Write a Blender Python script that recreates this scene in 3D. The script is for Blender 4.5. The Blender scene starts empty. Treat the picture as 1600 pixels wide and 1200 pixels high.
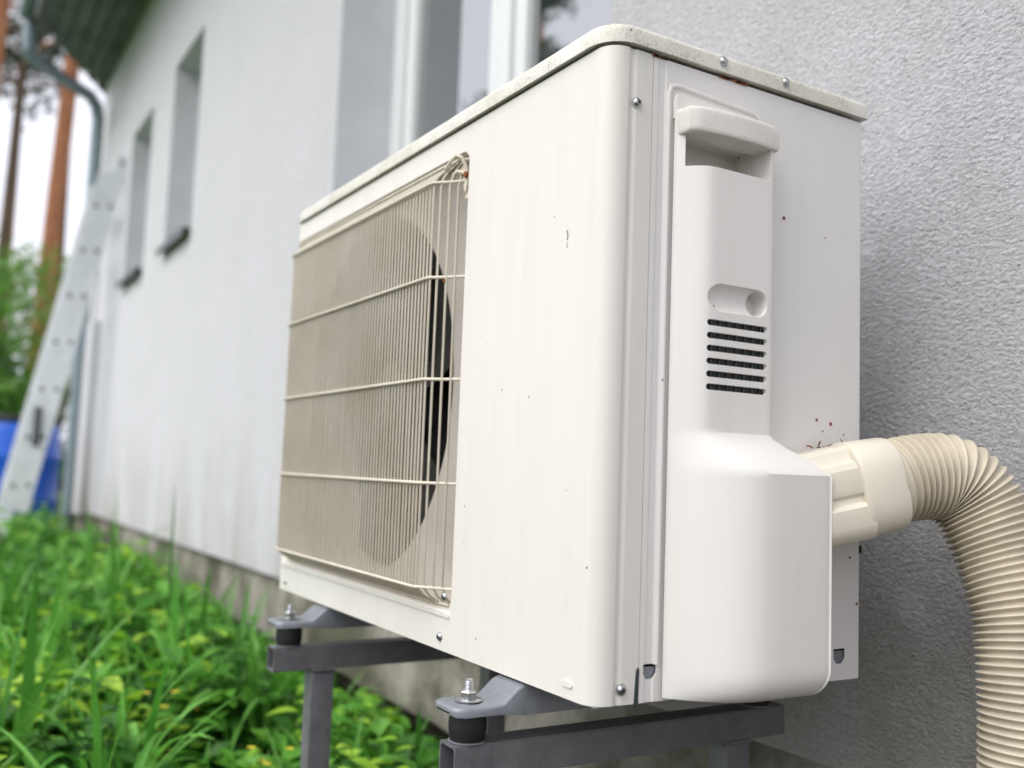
import bpy, bmesh, math, random
from mathutils import Vector, Matrix
random.seed(7)
SC = bpy.context.scene
COL = SC.collection
PI = math.pi

# ------------------------------------------------------------------ camera
cam_d = bpy.data.cameras.new("camera")
cam = bpy.data.objects.new("camera", cam_d)
COL.objects.link(cam)
_r = Vector((0.51915561, 0.85388709, 0.03680062))
_u = Vector((0.0581239, -0.07823139, 0.9952394))
_f = Vector((-0.85270104, 0.51454513, 0.09024551))
M = Matrix((( _r.x, _u.x, -_f.x, 0.63334),
            ( _r.y, _u.y, -_f.y, -0.46693),
            ( _r.z, _u.z, -_f.z, 0.18378),
            (0, 0, 0, 1)))
cam.matrix_world = M
cam_d.sensor_width = 36.0
cam_d.lens = 1512.94 / 1600 * 36.0
cam_d.clip_start = 0.02
cam_d.clip_end = 1500
cam_d.dof.use_dof = True
cam_d.dof.focus_distance = 0.88
cam_d.dof.aperture_fstop = 3.5
SC.camera = cam

# ------------------------------------------------------------------ world, sun, exposure (overcast daylight)
SUN_EL, SUN_ROT = math.radians(50), math.radians(174)
w = bpy.data.worlds.new("World"); SC.world = w; w.use_nodes = True
nt = w.node_tree; nt.nodes.clear()
sky = nt.nodes.new("ShaderNodeTexSky"); sky.sky_type = 'NISHITA'
sky.sun_disc = False; sky.sun_elevation = SUN_EL; sky.sun_rotation = SUN_ROT
sky.air_density = 1.0; sky.dust_density = 4.0; sky.ozone_density = 1.0
hs = nt.nodes.new("ShaderNodeHueSaturation"); hs.inputs['Saturation'].default_value = 0.28
mixw = nt.nodes.new("ShaderNodeMix"); mixw.data_type = 'RGBA'
mixw.inputs[0].default_value = 0.6
mixw.inputs[7].default_value = (9.6, 9.75, 10.8, 1)       # even cloud layer over the clear sky
bg = nt.nodes.new("ShaderNodeBackground"); bg.inputs['Strength'].default_value = 0.112
out = nt.nodes.new("ShaderNodeOutputWorld")
nt.links.new(sky.outputs[0], hs.inputs['Color']); nt.links.new(hs.outputs[0], mixw.inputs[6])
nt.links.new(mixw.outputs[2], bg.inputs['Color']); nt.links.new(bg.outputs[0], out.inputs['Surface'])
sd = bpy.data.lights.new("sun", 'SUN'); sun = bpy.data.objects.new("sun", sd); COL.objects.link(sun)
sd.energy = 1.5; sd.angle = math.radians(60); sd.color = (1.0, 0.96, 0.9)
_sd = Vector((math.sin(SUN_ROT) * math.cos(SUN_EL), math.cos(SUN_ROT) * math.cos(SUN_EL), math.sin(SUN_EL)))
sun.rotation_euler = _sd.to_track_quat('Z', 'Y').to_euler()
SC.view_settings.view_transform = 'Standard'; SC.view_settings.look = 'None'
SC.view_settings.gamma = 1.0; SC.view_settings.use_curve_mapping = False
SC.view_settings.exposure = 0.64

# ------------------------------------------------------------------ materials
def nodes(name, rough=0.6, spec=0.5, metal=0.0):
    m = bpy.data.materials.new(name); m.use_nodes = True
    n = m.node_tree.nodes; l = m.node_tree.links
    b = n['Principled BSDF']
    b.inputs['Roughness'].default_value = rough
    b.inputs['Metallic'].default_value = metal
    b.inputs['Specular IOR Level'].default_value = spec
    return m, n, l, b

def rgb(c): return (c[0], c[1], c[2], 1)

def noise(n, l, scale, detail=4, rough=0.6, coord='Object', vec=None, stretch=None, w=0):
    tc = n.new('ShaderNodeTexCoord'); src = tc.outputs[coord] if vec is None else vec
    if stretch:
        mp = n.new('ShaderNodeMapping'); mp.inputs['Scale'].default_value = stretch
        mp.inputs['Location'].default_value = (w, w * .7, w * 1.3)
        l.new(src, mp.inputs['Vector']); src = mp.outputs[0]
    t = n.new('ShaderNodeTexNoise'); t.inputs['Scale'].default_value = scale
    t.inputs['Detail'].default_value = detail; t.inputs['Roughness'].default_value = rough
    l.new(src, t.inputs['Vector'])
    return t.outputs['Fac']

def ramp(n, l, fac, stops):
    r = n.new('ShaderNodeValToRGB'); cr = r.color_ramp
    while len(cr.elements) < len(stops): cr.elements.new(0.5)
    for e, (p, c) in zip(cr.elements, stops):
        e.position = p; e.color = rgb(c) if len(c) == 3 else c
    l.new(fac, r.inputs[0]); return r.outputs['Color']

def mixc(n, l, fac, a, b, mode='MIX'):
    m = n.new('ShaderNodeMix'); m.data_type = 'RGBA'; m.blend_type = mode
    if isinstance(fac, (int, float)): m.inputs[0].default_value = fac
    else: l.new(fac, m.inputs[0])
    for k, v in ((6, a), (7, b)):
        if isinstance(v, tuple): m.inputs[k].default_value = rgb(v)
        else: l.new(v, m.inputs[k])
    return m.outputs[2]

def math_(n, l, op, a, b=None, clamp=False):
    m = n.new('ShaderNodeMath'); m.operation = op; m.use_clamp = clamp
    for k, v in ((0, a), (1, b)):
        if v is None: continue
        if isinstance(v, (int, float)): m.inputs[k].default_value = v
        else: l.new(v, m.inputs[k])
    return m.outputs[0]

def bump(n, l, b, h, strength, dist):
    bp = n.new('ShaderNodeBump'); bp.inputs['Strength'].default_value = strength
    bp.inputs['Distance'].default_value = dist
    l.new(h, bp.inputs['Height']); l.new(bp.outputs[0], b.inputs['Normal'])

def maprange(n, l, v, a, b_, c=0.0, d=1.0):
    m = n.new('ShaderNodeMapRange'); m.inputs[1].default_value = a; m.inputs[2].default_value = b_
    m.inputs[3].default_value = c; m.inputs[4].default_value = d
    l.new(v, m.inputs[0]); return m.outputs[0]

BW = (0, 0, 0); WH = (1, 1, 1)
def m_paint(name, base, rough=0.36, specks=0.5, moss=0.0, warm=0.0, streak=0.12, coord='Object', grime=0.0):
    m, n, l, b = nodes(name, rough)
    c = base
    # vertical faint dirt runs
    s = noise(n, l, 9, 5, .65, coord, stretch=(6, 6, .35))
    c = mixc(n, l, math_(n, l, 'MULTIPLY', ramp(n, l, s, [(.45, BW), (.78, WH)]), streak), c,
             (base[0] * .80, base[1] * .78, base[2] * .68))
    big = noise(n, l, 4, 3, .5, coord)
    c = mixc(n, l, math_(n, l, 'MULTIPLY', ramp(n, l, big, [(.4, BW), (.7, WH)]), .25 + warm), c,
             (base[0] * .93, base[1] * .91, base[2] * .84))
    if grime:
        g = noise(n, l, 7, 6, .7, coord)
        c = mixc(n, l, math_(n, l, 'MULTIPLY', ramp(n, l, g, [(.3, BW), (.7, WH)]), grime), c, (.32, .27, .18))
    if moss:
        a = noise(n, l, 26, 8, .75, coord); a2 = noise(n, l, 420, 3, .7, coord)
        k = math_(n, l, 'MULTIPLY', ramp(n, l, a, [(.42, BW), (.62, WH)]), ramp(n, l, a2, [(.42, BW), (.6, WH)]))
        c = mixc(n, l, math_(n, l, 'MULTIPLY', k, moss), c, (.22, .21, .09))
        a3 = noise(n, l, 5, 5, .7, coord, w=3, stretch=(1, 1, 1))
        c = mixc(n, l, math_(n, l, 'MULTIPLY', ramp(n, l, a3, [(.4, BW), (.65, WH)]), moss * .45), c, (.45, .44, .27))
    if specks:
        v = n.new('ShaderNodeTexVoronoi'); v.inputs['Scale'].default_value = 62
        tc = n.new('ShaderNodeTexCoord'); l.new(tc.outputs[coord], v.inputs['Vector'])
        d = ramp(n, l, v.outputs['Distance'], [(.0, WH), (.05, WH), (.085, BW)])
        sep = n.new('ShaderNodeSeparateColor'); l.new(v.outputs['Color'], sep.inputs[0])
        pick = math_(n, l, 'GREATER_THAN', sep.outputs[0], 1 - .14 * specks)
        c = mixc(n, l, math_(n, l, 'MULTIPLY', math_(n, l, 'MULTIPLY', d, pick), .85), c, (.06, .045, .03))
    l.new(c, b.inputs['Base Color']) if not isinstance(c, tuple) else None
    rr = noise(n, l, 14, 5, .6, coord)
    l.new(maprange(n, l, rr, .3, .7, rough - .06, rough + .14), b.inputs['Roughness'])
    fb = math_(n, l, 'ADD', math_(n, l, 'MULTIPLY', noise(n, l, 9, 2, .4, coord), 3.0), math_(n, l, 'MULTIPLY', noise(n, l, 700, 2, .5, coord), .08))
    bump(n, l, b, fb, .12, .0016)
    return m

def m_simple(name, base, rough=.5, metal=0, var=.15, scale=30, bstr=.1, bdist=.0006, spec=.5):
    m, n, l, b = nodes(name, rough, spec, metal)
    f = noise(n, l, scale, 6, .65)
    l.new(mixc(n, l, ramp(n, l, f, [(.3, BW), (.7, WH)]), base, tuple(x * (1 - var) for x in base)), b.inputs['Base Color'])
    f2 = noise(n, l, scale * 7, 4, .6)
    if bstr: bump(n, l, b, f2, bstr, bdist)
    l.new(maprange(n, l, f, .3, .7, rough * .85, min(1, rough * 1.2)), b.inputs['Roughness'])
    return m

MAT = {}
CREAM = (.75, .728, .688)
MAT['paint'] = m_paint('cream_paint', CREAM, specks=.4, streak=.3)
MAT['paint_side'] = m_paint('cream_side_paint', (.76, .735, .725), specks=.8, streak=.15)
MAT['lid'] = m_paint('mossy_lid_paint', (.78, .76, .715), rough=.45, specks=.8, moss=.62, streak=.15, grime=.06)
MAT['cover'] = m_paint('cover_plastic', (.79, .765, .74), rough=.42, specks=.5, streak=.18)
MAT['handle'] = m_paint('handle_plastic', (.77, .745, .71), rough=.45, specks=.6, moss=.2, streak=.05)
MAT['wire'] = m_paint('guard_wire_paint', (.56, .52, .45), rough=.5, specks=0, moss=.2, grime=.42)
MAT['bar'] = m_paint('guard_bar_paint', (.76, .70, .60), rough=.5, specks=0, moss=.35, grime=.12)
MAT['shroud'] = m_paint('shroud_paint', (.62, .58, .54), rough=.5, specks=0, grime=.22)
MAT['duct'] = m_simple('ivory_duct_plastic', (.74, .69, .585), .38, 0, .07, 14, .03)
MAT['hose'] = m_simple('ivory_hose_plastic', (.63, .565, .445), .45, 0, .3, 22, .08)
MAT['black'] = m_simple('black_plastic_and_slot_shade', (.012, .012, .013), .5, 0, .3)
MAT['fan'] = m_simple('dark_fan_plastic', (.055, .050, .042), .45, 0, .3)
MAT['core'] = m_simple('dark_core', (.02, .02, .02), .8, 0, .3)
MAT['rubber'] = m_simple('black_rubber', (.015, .015, .016), .55, 0, .4, 90, .3)
MAT['galv'] = m_simple('galvanised_steel', (.40, .42, .45), .45, .55, .3, 45, .15)
MAT['footsteel'] = m_simple('painted_foot_steel', (.26, .28, .31), .42, .35, .25, 50, .2)
MAT['zinc'] = m_simple('zinc_screw', (.55, .56, .58), .28, .95, .2, 200, .1)
MAT['slotdark'] = m_simple('dark_steel', (.07, .09, .10), .4, .6, .2)
MAT['rust'] = m_simple('rust', (.30, .09, .03), .9, 0, .4, 300, .5)
MAT['needle'] = m_simple('brown_pine_needles', (.25, .075, .025), .8, 0, .5, 200, 0)
MAT['dirt'] = m_simple('dark_dirt_bits', (.04, .03, .02), .9, 0, .4)
MAT['white_pvc'] = m_simple('white_window_pvc', (.80, .81, .83), .3, 0, .04)
MAT['sill'] = m_simple('dark_sill_metal', (.05, .055, .05), .4, .3, .2)
MAT['alu'] = m_simple('ladder_aluminium', (.80, .83, .86), .5, .05, .15, 12, .1)
MAT['aludark'] = m_simple('ladder_slot_dark', (.10, .11, .12), .6, 0, .3)
MAT['blue'] = m_simple('blue_barrel_plastic', (.003, .11, .64), .35, 0, .1)
MAT['zincpipe'] = m_simple('grey_downpipe', (.26, .32, .36), .45, .3, .2)
MAT['roofwood'] = m_simple('green_grey_soffit_board', (.20, .225, .20), .7, 0, .45, 5, .2)
MAT['rooftile'] = m_simple('dark_roof_sheet', (.05, .05, .05), .6, 0, .3)

def beam_mat():
    m, n, l, b = nodes('grey_beam_paint', .42, .5, .2)
    f = noise(n, l, 40, 8, .7); g = noise(n, l, 260, 4, .7)
    c = mixc(n, l, ramp(n, l, f, [(.35, BW), (.7, WH)]), (.135, .137, .15), (.195, .197, .205))
    c = mixc(n, l, math_(n, l, 'MULTIPLY', ramp(n, l, g, [(.62, BW), (.70, WH)]), .5), c, (.32, .30, .28))
    l.new(c, b.inputs['Base Color']); bump(n, l, b, g, .15, .0008)
    l.new(maprange(n, l, f, .3, .7, .32, .55), b.inputs['Roughness'])
    return m
MAT['beam'] = beam_mat()

def wall_mat():
    m, n, l, b = nodes('rough_grey_render', .9, .25)
    tc = n.new('ShaderNodeTexCoord')
    sx = n.new('ShaderNodeSeparateXYZ'); l.new(tc.outputs['Object'], sx.inputs[0])
    # granules: distorted cells of two sizes, run slightly slantwise as thrown render does
    mp = n.new('ShaderNodeMapping'); mp.inputs['Rotation'].default_value = (0, .5, 0)
    mp.inputs['Scale'].default_value = (.75, 1, 1.15)
    l.new(tc.outputs['Object'], mp.inputs['Vector'])
    warp = n.new('ShaderNodeTexNoise'); warp.inputs['Scale'].default_value = 90; warp.inputs['Detail'].default_value = 3
    l.new(mp.outputs[0], warp.inputs['Vector'])
    va = n.new('ShaderNodeVectorMath'); va.operation = 'MULTIPLY_ADD'
    l.new(warp.outputs['Color'], va.inputs[0]); va.inputs[1].default_value = (.006, .006, .006); l.new(mp.outputs[0], va.inputs[2])
    n1 = noise(n, l, 180, 6, .75, vec=va.outputs[0])
    n2 = noise(n, l, 420, 3, .6, vec=va.outputs[0])
    n3 = noise(n, l, 38, 3, .5, vec=va.outputs[0])
    v = n.new('ShaderNodeTexVoronoi'); v.inputs['Scale'].default_value = 210; v.feature = 'SMOOTH_F1'
    v.inputs['Smoothness'].default_value = .6
    l.new(va.outputs[0], v.inputs['Vector'])
    h = math_(n, l, 'ADD', math_(n, l, 'MULTIPLY', n1, 1.5), math_(n, l, 'MULTIPLY', n2, .3))
    h = math_(n, l, 'ADD', h, math_(n, l, 'MULTIPLY', n3, .7))
    h = math_(n, l, 'SUBTRACT', h, math_(n, l, 'MULTIPLY', v.outputs['Distance'], .5))
    bump(n, l, b, h, 1.0, .0056)
    base = mixc(n, l, ramp(n, l, n1, [(.38, BW), (.58, WH)]), (.64, .64, .69), (.94, .935, .985))
    big = noise(n, l, 2.2, 5, .6)
    base = mixc(n, l, math_(n, l, 'MULTIPLY', ramp(n, l, big, [(.35, BW), (.7, WH)]), .25), base, (.66, .67, .66))
    # greyer tone mixed in towards the near end of the wall, broken by noise
    near_grey = maprange(n, l, sx.outputs[0], -1.1, -.5, 0, 1)
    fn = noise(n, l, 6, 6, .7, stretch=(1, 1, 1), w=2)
    base = mixc(n, l, math_(n, l, 'MULTIPLY', near_grey, maprange(n, l, fn, .35, .65, .15, .55)), base, (.60, .605, .61))
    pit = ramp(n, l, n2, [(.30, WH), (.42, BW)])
    base = mixc(n, l, math_(n, l, 'MULTIPLY', math_(n, l, 'MULTIPLY', near_grey, pit), .8), base, (.20, .20, .20))
    # white daubs of filler
    for (px, pz, rad) in ((-.095, .455, .011), (-.170, .40, .010), (-.04, .055, .02), (-.25, .62, .015)):
        cm = n.new('ShaderNodeCombineXYZ'); l.new(sx.outputs[0], cm.inputs[0]); l.new(sx.outputs[2], cm.inputs[1])
        ds = n.new('ShaderNodeVectorMath'); ds.operation = 'DISTANCE'
        l.new(cm.outputs[0], ds.inputs[0]); ds.inputs[1].default_value = (px, pz, 0)
        dd = math_(n, l, 'ADD', ds.outputs['Value'], math_(n, l, 'MULTIPLY', math_(n, l, 'SUBTRACT', n1, .5), .02))
        base = mixc(n, l, maprange(n, l, dd, rad * .7, rad * 1.3, .75, 0), base, (.86, .87, .92))
    # algae splashed up from the ground
    al = noise(n, l, 11, 6, .65)
    zz = math_(n, l, 'ADD', sx.outputs[2], math_(n, l, 'MULTIPLY', math_(n, l, 'SUBTRACT', al, .5), .45))
    k = maprange(n, l, zz, -.24, .20, .60, 0)
    kx = maprange(n, l, sx.outputs[0], -1.3, -.3, .12, 1)
    base = mixc(n, l, math_(n, l, 'MULTIPLY', k, kx), base, (.36, .35, .25))
    # brown runs at the foot of the long wall
    st = noise(n, l, 2.2, 5, .7, stretch=(1.1, 1, .35))
    kz = maprange(n, l, sx.outputs[2], -.15, .40, .5, 0)
    base = mixc(n, l, math_(n, l, 'MULTIPLY', kz, ramp(n, l, st, [(.42, BW), (.62, WH)])), base, (.36, .31, .25))
    l.new(base, b.inputs['Base Color'])
    return m
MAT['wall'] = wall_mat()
MAT['reveal'] = m_simple('smooth_grey_reveal', (.66, .67, .71), .9, 0, .12, 5, .3, .002, .2)

def concrete_mat():
    m, n, l, b = nodes('mossy_concrete', .95, .2)
    f = noise(n, l, 7, 8, .7); g = noise(n, l, 60, 6, .7); h = noise(n, l, 3, 5, .65, stretch=(1, 1, 1), w=5)
    c = mixc(n, l, ramp(n, l, f, [(.35, BW), (.65, WH)]), (.46, .43, .38), (.23, .21, .18))
    c = mixc(n, l, math_(n, l, 'MULTIPLY', ramp(n, l, h, [(.45, BW), (.60, WH)]), .8), c, (.07, .075, .04))
    c = mixc(n, l, math_(n, l, 'MULTIPLY', ramp(n, l, g, [(.55, BW), (.7, WH)]), .4), c, (.10, .11, .05))
    l.new(c, b.inputs['Base Color']); bump(n, l, b, math_(n, l, 'ADD', g, f), .8, .012)
    return m
MAT['concrete'] = concrete_mat()

def soil_mat():
    m, n, l, b = nodes('soil_and_grass', .95, .2)
    f = noise(n, l, 1.2, 8, .7); g = noise(n, l, 25, 6, .7)
    tc = n.new('ShaderNodeTexCoord'); sx = n.new('ShaderNodeSeparateXYZ'); l.new(tc.outputs['Object'], sx.inputs[0])
    c = mixc(n, l, ramp(n, l, g, [(.35, BW), (.65, WH)]), (.045, .032, .02), (.02, .016, .01))
    gr = mixc(n, l, ramp(n, l, g, [(.3, BW), (.7, WH)]), (.05, .10, .02), (.09, .15, .035))
    far = maprange(n, l, sx.outputs[1], -1.2, -2.6)
    fx = maprange(n, l, sx.outputs[0], -6.5, -8)
    c = mixc(n, l, math_(n, l, 'MAXIMUM', far, fx), c, gr)
    l.new(c, b.inputs['Base Color']); bump(n, l, b, g, .8, .03)
    return m
MAT['soil'] = soil_mat()

def leaf_mat(name, c1, c2, rough=.45, trans=.35):
    m, n, l, b = nodes(name, rough, .4)
    g = n.new('ShaderNodeNewGeometry')
    col = n.new('ShaderNodeValToRGB'); cr = col.color_ramp
    cr.elements[0].color = rgb(c1); cr.elements[1].color = rgb(c2)
    l.new(g.outputs['Random Per Island'], col.inputs[0])
    oi = n.new('ShaderNodeObjectInfo')
    hv = n.new('ShaderNodeHueSaturation'); l.new(col.outputs[0], hv.inputs['Color'])
    l.new(maprange(n, l, oi.outputs['Random'], 0, 1, .75, 1.25), hv.inputs['Value'])
    l.new(hv.outputs[0], b.inputs['Base Color'])
    tr = n.new('ShaderNodeBsdfTranslucent'); l.new(hv.outputs[0], tr.inputs['Color'])
    mx = n.new('ShaderNodeMixShader'); mx.inputs[0].default_value = trans
    l.new(b.outputs[0], mx.inputs[1]); l.new(tr.outputs[0], mx.inputs[2])
    l.new(mx.outputs[0], n['Material Output'].inputs['Surface'])
    return m
MAT['leaf_dark'] = leaf_mat('dark_leaf', (.035, .15, .02), (.10, .32, .04))
MAT['leaf_mid'] = leaf_mat('mid_leaf', (.08, .30, .025), (.20, .50, .06))
MAT['leaf_lime'] = leaf_mat('lime_leaf', (.22, .48, .03), (.45, .68, .07))
MAT['blade'] = leaf_mat('blade_leaf', (.07, .27, .03), (.20, .50, .08))
MAT['bush'] = leaf_mat('bush_leaf', (.05, .14, .02), (.15, .32, .05))
MAT['bush_yellow'] = leaf_mat('yellow_bush_leaf', (.30, .28, .05), (.45, .28, .07))
MAT['pine_needles'] = leaf_mat('pine_foliage', (.018, .035, .014), (.05, .085, .03), .6, .2)
MAT['flower'] = m_simple('yellow_flower', (.75, .62, .05), .5, 0, .1)

def bark_mat(name, c1, c2):
    m, n, l, b = nodes(name, .9, .2)
    f = noise(n, l, 6, 6, .7, stretch=(2.5, 2.5, .6))
    l.new(mixc(n, l, ramp(n, l, f, [(.35, BW), (.65, WH)]), c1, c2), b.inputs['Base Color'])
    bump(n, l, b, f, .8, .04)
    return m
MAT['bark'] = bark_mat('orange_pine_bark', (.50, .22, .11), (.28, .12, .065))
MAT['bark_grey'] = bark_mat('grey_pine_bark', (.16, .11, .085), (.09, .065, .05))

def glass_mat():
    m, n, l, b = nodes('dark_reflective_glass', .015, .5)
    b.inputs['Base Color'].default_value = (.035, .045, .045, 1)
    b.inputs['IOR'].default_value = 5.0
    f = noise(n, l, 1.5, 2, .5); bump(n, l, b, f, .03, .01)
    return m
MAT['glass'] = glass_mat()

# ------------------------------------------------------------------ mesh helpers
def obj(name, bm, mat, parent=None, sharp=35, wn=False, **props):
    if sharp is not None:
        bm.normal_update()
        th = math.radians(sharp)
        for f in bm.faces: f.smooth = True
        for e in bm.edges:
            if len(e.link_faces) == 2:
                if e.calc_face_angle(0) > th: e.smooth = False
            else: e.smooth = False
    me = bpy.data.meshes.new(name); bm.to_mesh(me); bm.free()
    o = bpy.data.objects.new(name, me); COL.objects.link(o)
    mats = mat if isinstance(mat, (list, tuple)) else [mat]
    for k in mats: me.materials.append(MAT[k] if isinstance(k, str) else k)
    if parent: o.parent = parent
    for k, v in props.items(): o[k] = v
    if wn:
        md = o.modifiers.new('wn', 'WEIGHTED_NORMAL'); md.keep_sharp = True
    return o

def empty(name, loc, label, cat, group=None, rz=0):
    o = bpy.data.objects.new(name, None); COL.objects.link(o); o.location = loc
    o.rotation_euler = (0, 0, rz); o.empty_display_size = .05
    o['label'] = label; o['category'] = cat
    if group: o['group'] = group
    return o

def tag(o, label, cat, group=None):
    o['label'] = label; o['category'] = cat
    if group: o['group'] = group
    return o

def add_box(bm, a, b, bev=0):
    x0, y0, z0 = a; x1, y1, z1 = b
    r = bmesh.ops.create_cube(bm, size=1)
    vs = r['verts']
    bmesh.ops.scale(bm, vec=(x1 - x0, y1 - y0, z1 - z0), verts=vs)
    bmesh.ops.translate(bm, vec=((x0 + x1) / 2, (y0 + y1) / 2, (z0 + z1) / 2), verts=vs)
    if bev:
        es = list({e for v in vs for e in v.link_edges})
        bmesh.ops.bevel(bm, geom=es, offset=bev, segments=2, affect='EDGES', profile=.6)
    return vs

def frame_at(t):
    t = t.normalized(); a = Vector((0, 0, 1)) if abs(t.z) < .9 else Vector((1, 0, 0))
    u = t.cross(a).normalized(); return u, t.cross(u).normalized()

def add_tube(bm, pts, r, n=8, cap=True, flat=1.0):
    pts = [Vector(p) for p in pts]; rings = []
    u = None
    for i, p in enumerate(pts):
        t = (pts[min(i + 1, len(pts) - 1)] - pts[max(i - 1, 0)]).normalized()
        if u is None: u, v = frame_at(t)
        else:
            u = (u - t * u.dot(t)).normalized(); v = t.cross(u)
        rr = r[i] if isinstance(r, (list, tuple)) else r
        rings.append([bm.verts.new(p + (u * flat * math.cos(2 * PI * k / n) + v * math.sin(2 * PI * k / n)) * rr) for k in range(n)])
    for a, b in zip(rings, rings[1:]):
        for k in range(n): bm.faces.new((a[k], a[(k + 1) % n], b[(k + 1) % n], b[k]))
    if cap:
        bm.faces.new(rings[0][::-1]); bm.faces.new(rings[-1])
    return rings

def add_lathe(bm, prof, c=(0, 0, 0), axis='Z', n=32):
    """prof: (radius, height) list from bottom to top."""
    c = Vector(c); rings = []
    def P(r, h, a):
        x, y = r * math.cos(a), r * math.sin(a)
        return c + (Vector((x, y, h)) if axis == 'Z' else Vector((h, x, y)) if axis == 'X' else Vector((y, h, x)))
    for r, h in prof:
        rings.append([bm.verts.new(P(max(r, 1e-5), h, 2 * PI * k / n)) for k in range(n)])
    for a, b in zip(rings, rings[1:]):
        for k in range(n): bm.faces.new((a[k], a[(k + 1) % n], b[(k + 1) % n], b[k]))
    bm.faces.new(rings[0][::-1]); bm.faces.new(rings[-1])

def add_prism(bm, poly, axis, a, b):
    """poly: 2-D points; extruded along axis from a to b. axis X:(y,z) Y:(x,z) Z:(x,y)."""
    def P(p, h):
        return {'X': (h, p[0], p[1]), 'Y': (p[0], h, p[1]), 'Z': (p[0], p[1], h)}[axis]
    A = [bm.verts.new(P(p, a)) for p in poly]; B = [bm.verts.new(P(p, b)) for p in poly]
    n = len(poly)
    for i in range(n): bm.faces.new((A[i], A[(i + 1) % n], B[(i + 1) % n], B[i]))
    bm.faces.new(A[::-1]); bm.faces.new(B)
    return A + B

def recalc(bm): bmesh.ops.recalc_face_normals(bm, faces=bm.faces)

def rrect(x0, y0, x1, y1, r, n=6):
    pts = []
    for cx, cy, a0 in ((x1 - r, y1 - r, 0), (x0 + r, y1 - r, PI / 2), (x0 + r, y0 + r, PI), (x1 - r, y0 + r, 1.5 * PI)):
        for k in range(n + 1):
            a = a0 + PI / 2 * k / n; pts.append((cx + r * math.cos(a), cy + r * math.sin(a)))
    return pts

def boolean(o, cutters, op='DIFFERENCE'):
    for cb in cutters:
        recalc(cb); bmesh.ops.translate(cb, vec=AO, verts=cb.verts)
        c = obj('cutter', cb, 'black', sharp=None)
        md = o.modifiers.new('b', 'BOOLEAN'); md.object = c; md.operation = op; md.solver = 'EXACT'
        bpy.context.view_layer.update()
        dg = bpy.context.evaluated_depsgraph_get()
        me = bpy.data.meshes.new_from_object(o.evaluated_get(dg))
        o.modifiers.remove(md)
        old = o.data; o.data = me; bpy.data.meshes.remove(old)
        cm = c.data; bpy.data.objects.remove(c); bpy.data.meshes.remove(cm)
    bm = bmesh.new(); bm.from_mesh(o.data)
    for f in bm.faces: f.smooth = True
    for e in bm.edges:
        e.smooth = not (len(e.link_faces) != 2 or e.calc_face_angle(0) > math.radians(30))
    bm.to_mesh(o.data); bm.free()
    md = o.modifiers.new('wn', 'WEIGHTED_NORMAL'); md.keep_sharp = True

def lerp(a, b, t): return a + (b - a) * t

# ================================================================== SETTING
YW = 0.446
GZ = -0.42
bm = bmesh.new()
N = 60
vs = [bm.verts.new((x, y, GZ - .02)) for x, y in ((-600, -600), (600, -600), (600, 600), (-600, 600))]
bm.faces.new(vs)
obj('ground', bm, 'soil', kind='structure')

# ---- the house: one thing; wall, foundation, windows, roof, gutter pipes
house = empty('house', (-1.5, YW, GZ), 'rendered pale grey house wall behind the outdoor unit', 'house')
HO = Vector((-1.5, YW, GZ))
def hobj(name, bm, mat, parent=None, **k):
    if parent is None:
        bmesh.ops.translate(bm, vec=-HO, verts=bm.verts)
        return obj(name, bm, mat, house, **k)
    bmesh.ops.translate(bm, vec=-HO, verts=bm.verts)
    return obj(name, bm, mat, parent, **k)

XC = -6.62                  # far corner
WIN = [(-1.875, -.607, .74, 2.02), (-4.16, -3.60, 1.17, 2.09), (-5.27, -4.68, 1.17, 2.06)]
RD = .17
WT = 2.82
def wz(x): return -.137 + .0055 * x     # plaster foot, slightly out of level
bm = bmesh.new()
# outer face, cut round the openings
xs = sorted([XC, 3.2] + [v for wdw in WIN for v in wdw[:2]])
def quad(bm, pts): return bm.faces.new([bm.verts.new(p) for p in pts])
for x0, x1 in zip(xs, xs[1:]):
    hole = next((wn_ for wn_ in WIN if abs(wn_[0] - x0) < 1e-6 and abs(wn_[1] - x1) < 1e-6), None)
    spans = [(None, WT)] if not hole else [(None, hole[2]), (hole[3], WT)]
    for z0, z1 in spans:
        za = wz(x0) if z0 is None else z0; zb = wz(x1) if z0 is None else z0
        quad(bm, [(x0, YW, za), (x1, YW, zb), (x1, YW, z1), (x0, YW, z1)])
bmesh.ops.remove_doubles(bm, verts=bm.verts, dist=1e-5)
# plaster foot (3 cm thick drip edge) and far end
quad(bm, [(XC, YW + .035, wz(XC)), (3.2, YW + .035, wz(3.2)), (3.2, YW, wz(3.2)), (XC, YW, wz(XC))])
quad(bm, [(XC, YW + 6, wz(XC)), (XC, YW, wz(XC)), (XC, YW, WT), (XC, YW + 6, WT)])
quad(bm, [(3.2, YW, wz(3.2)), (3.2, YW + 6, wz(3.2)), (3.2, YW + 6, WT), (3.2, YW, WT)])
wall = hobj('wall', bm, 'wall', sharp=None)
# shader 'Object' coordinates of the wall are relative to HO: shift them back in the node tree
for name in ('rough_grey_render',):
    m = bpy.data.materials[name]; n = m.node_tree.nodes; l = m.node_tree.links
    for t in [x for x in n if x.type == 'TEX_COORD']:
        ad = n.new('ShaderNodeVectorMath'); ad.operation = 'ADD'; ad.inputs[1].default_value = HO
        targets = [lk.to_socket for lk in t.outputs['Object'].links]
        for s in targets: l.new(ad.outputs[0], s)
        l.new(t.outputs['Object'], ad.inputs[0])
# shallow end pier at the far corner
bm = bmesh.new()
add_box(bm, (XC - .02, YW - .05, wz(XC) - .01), (-5.98, YW + .003, 1.05))
hobj('corner_pier', bm, 'wall', sharp=None)

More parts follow.
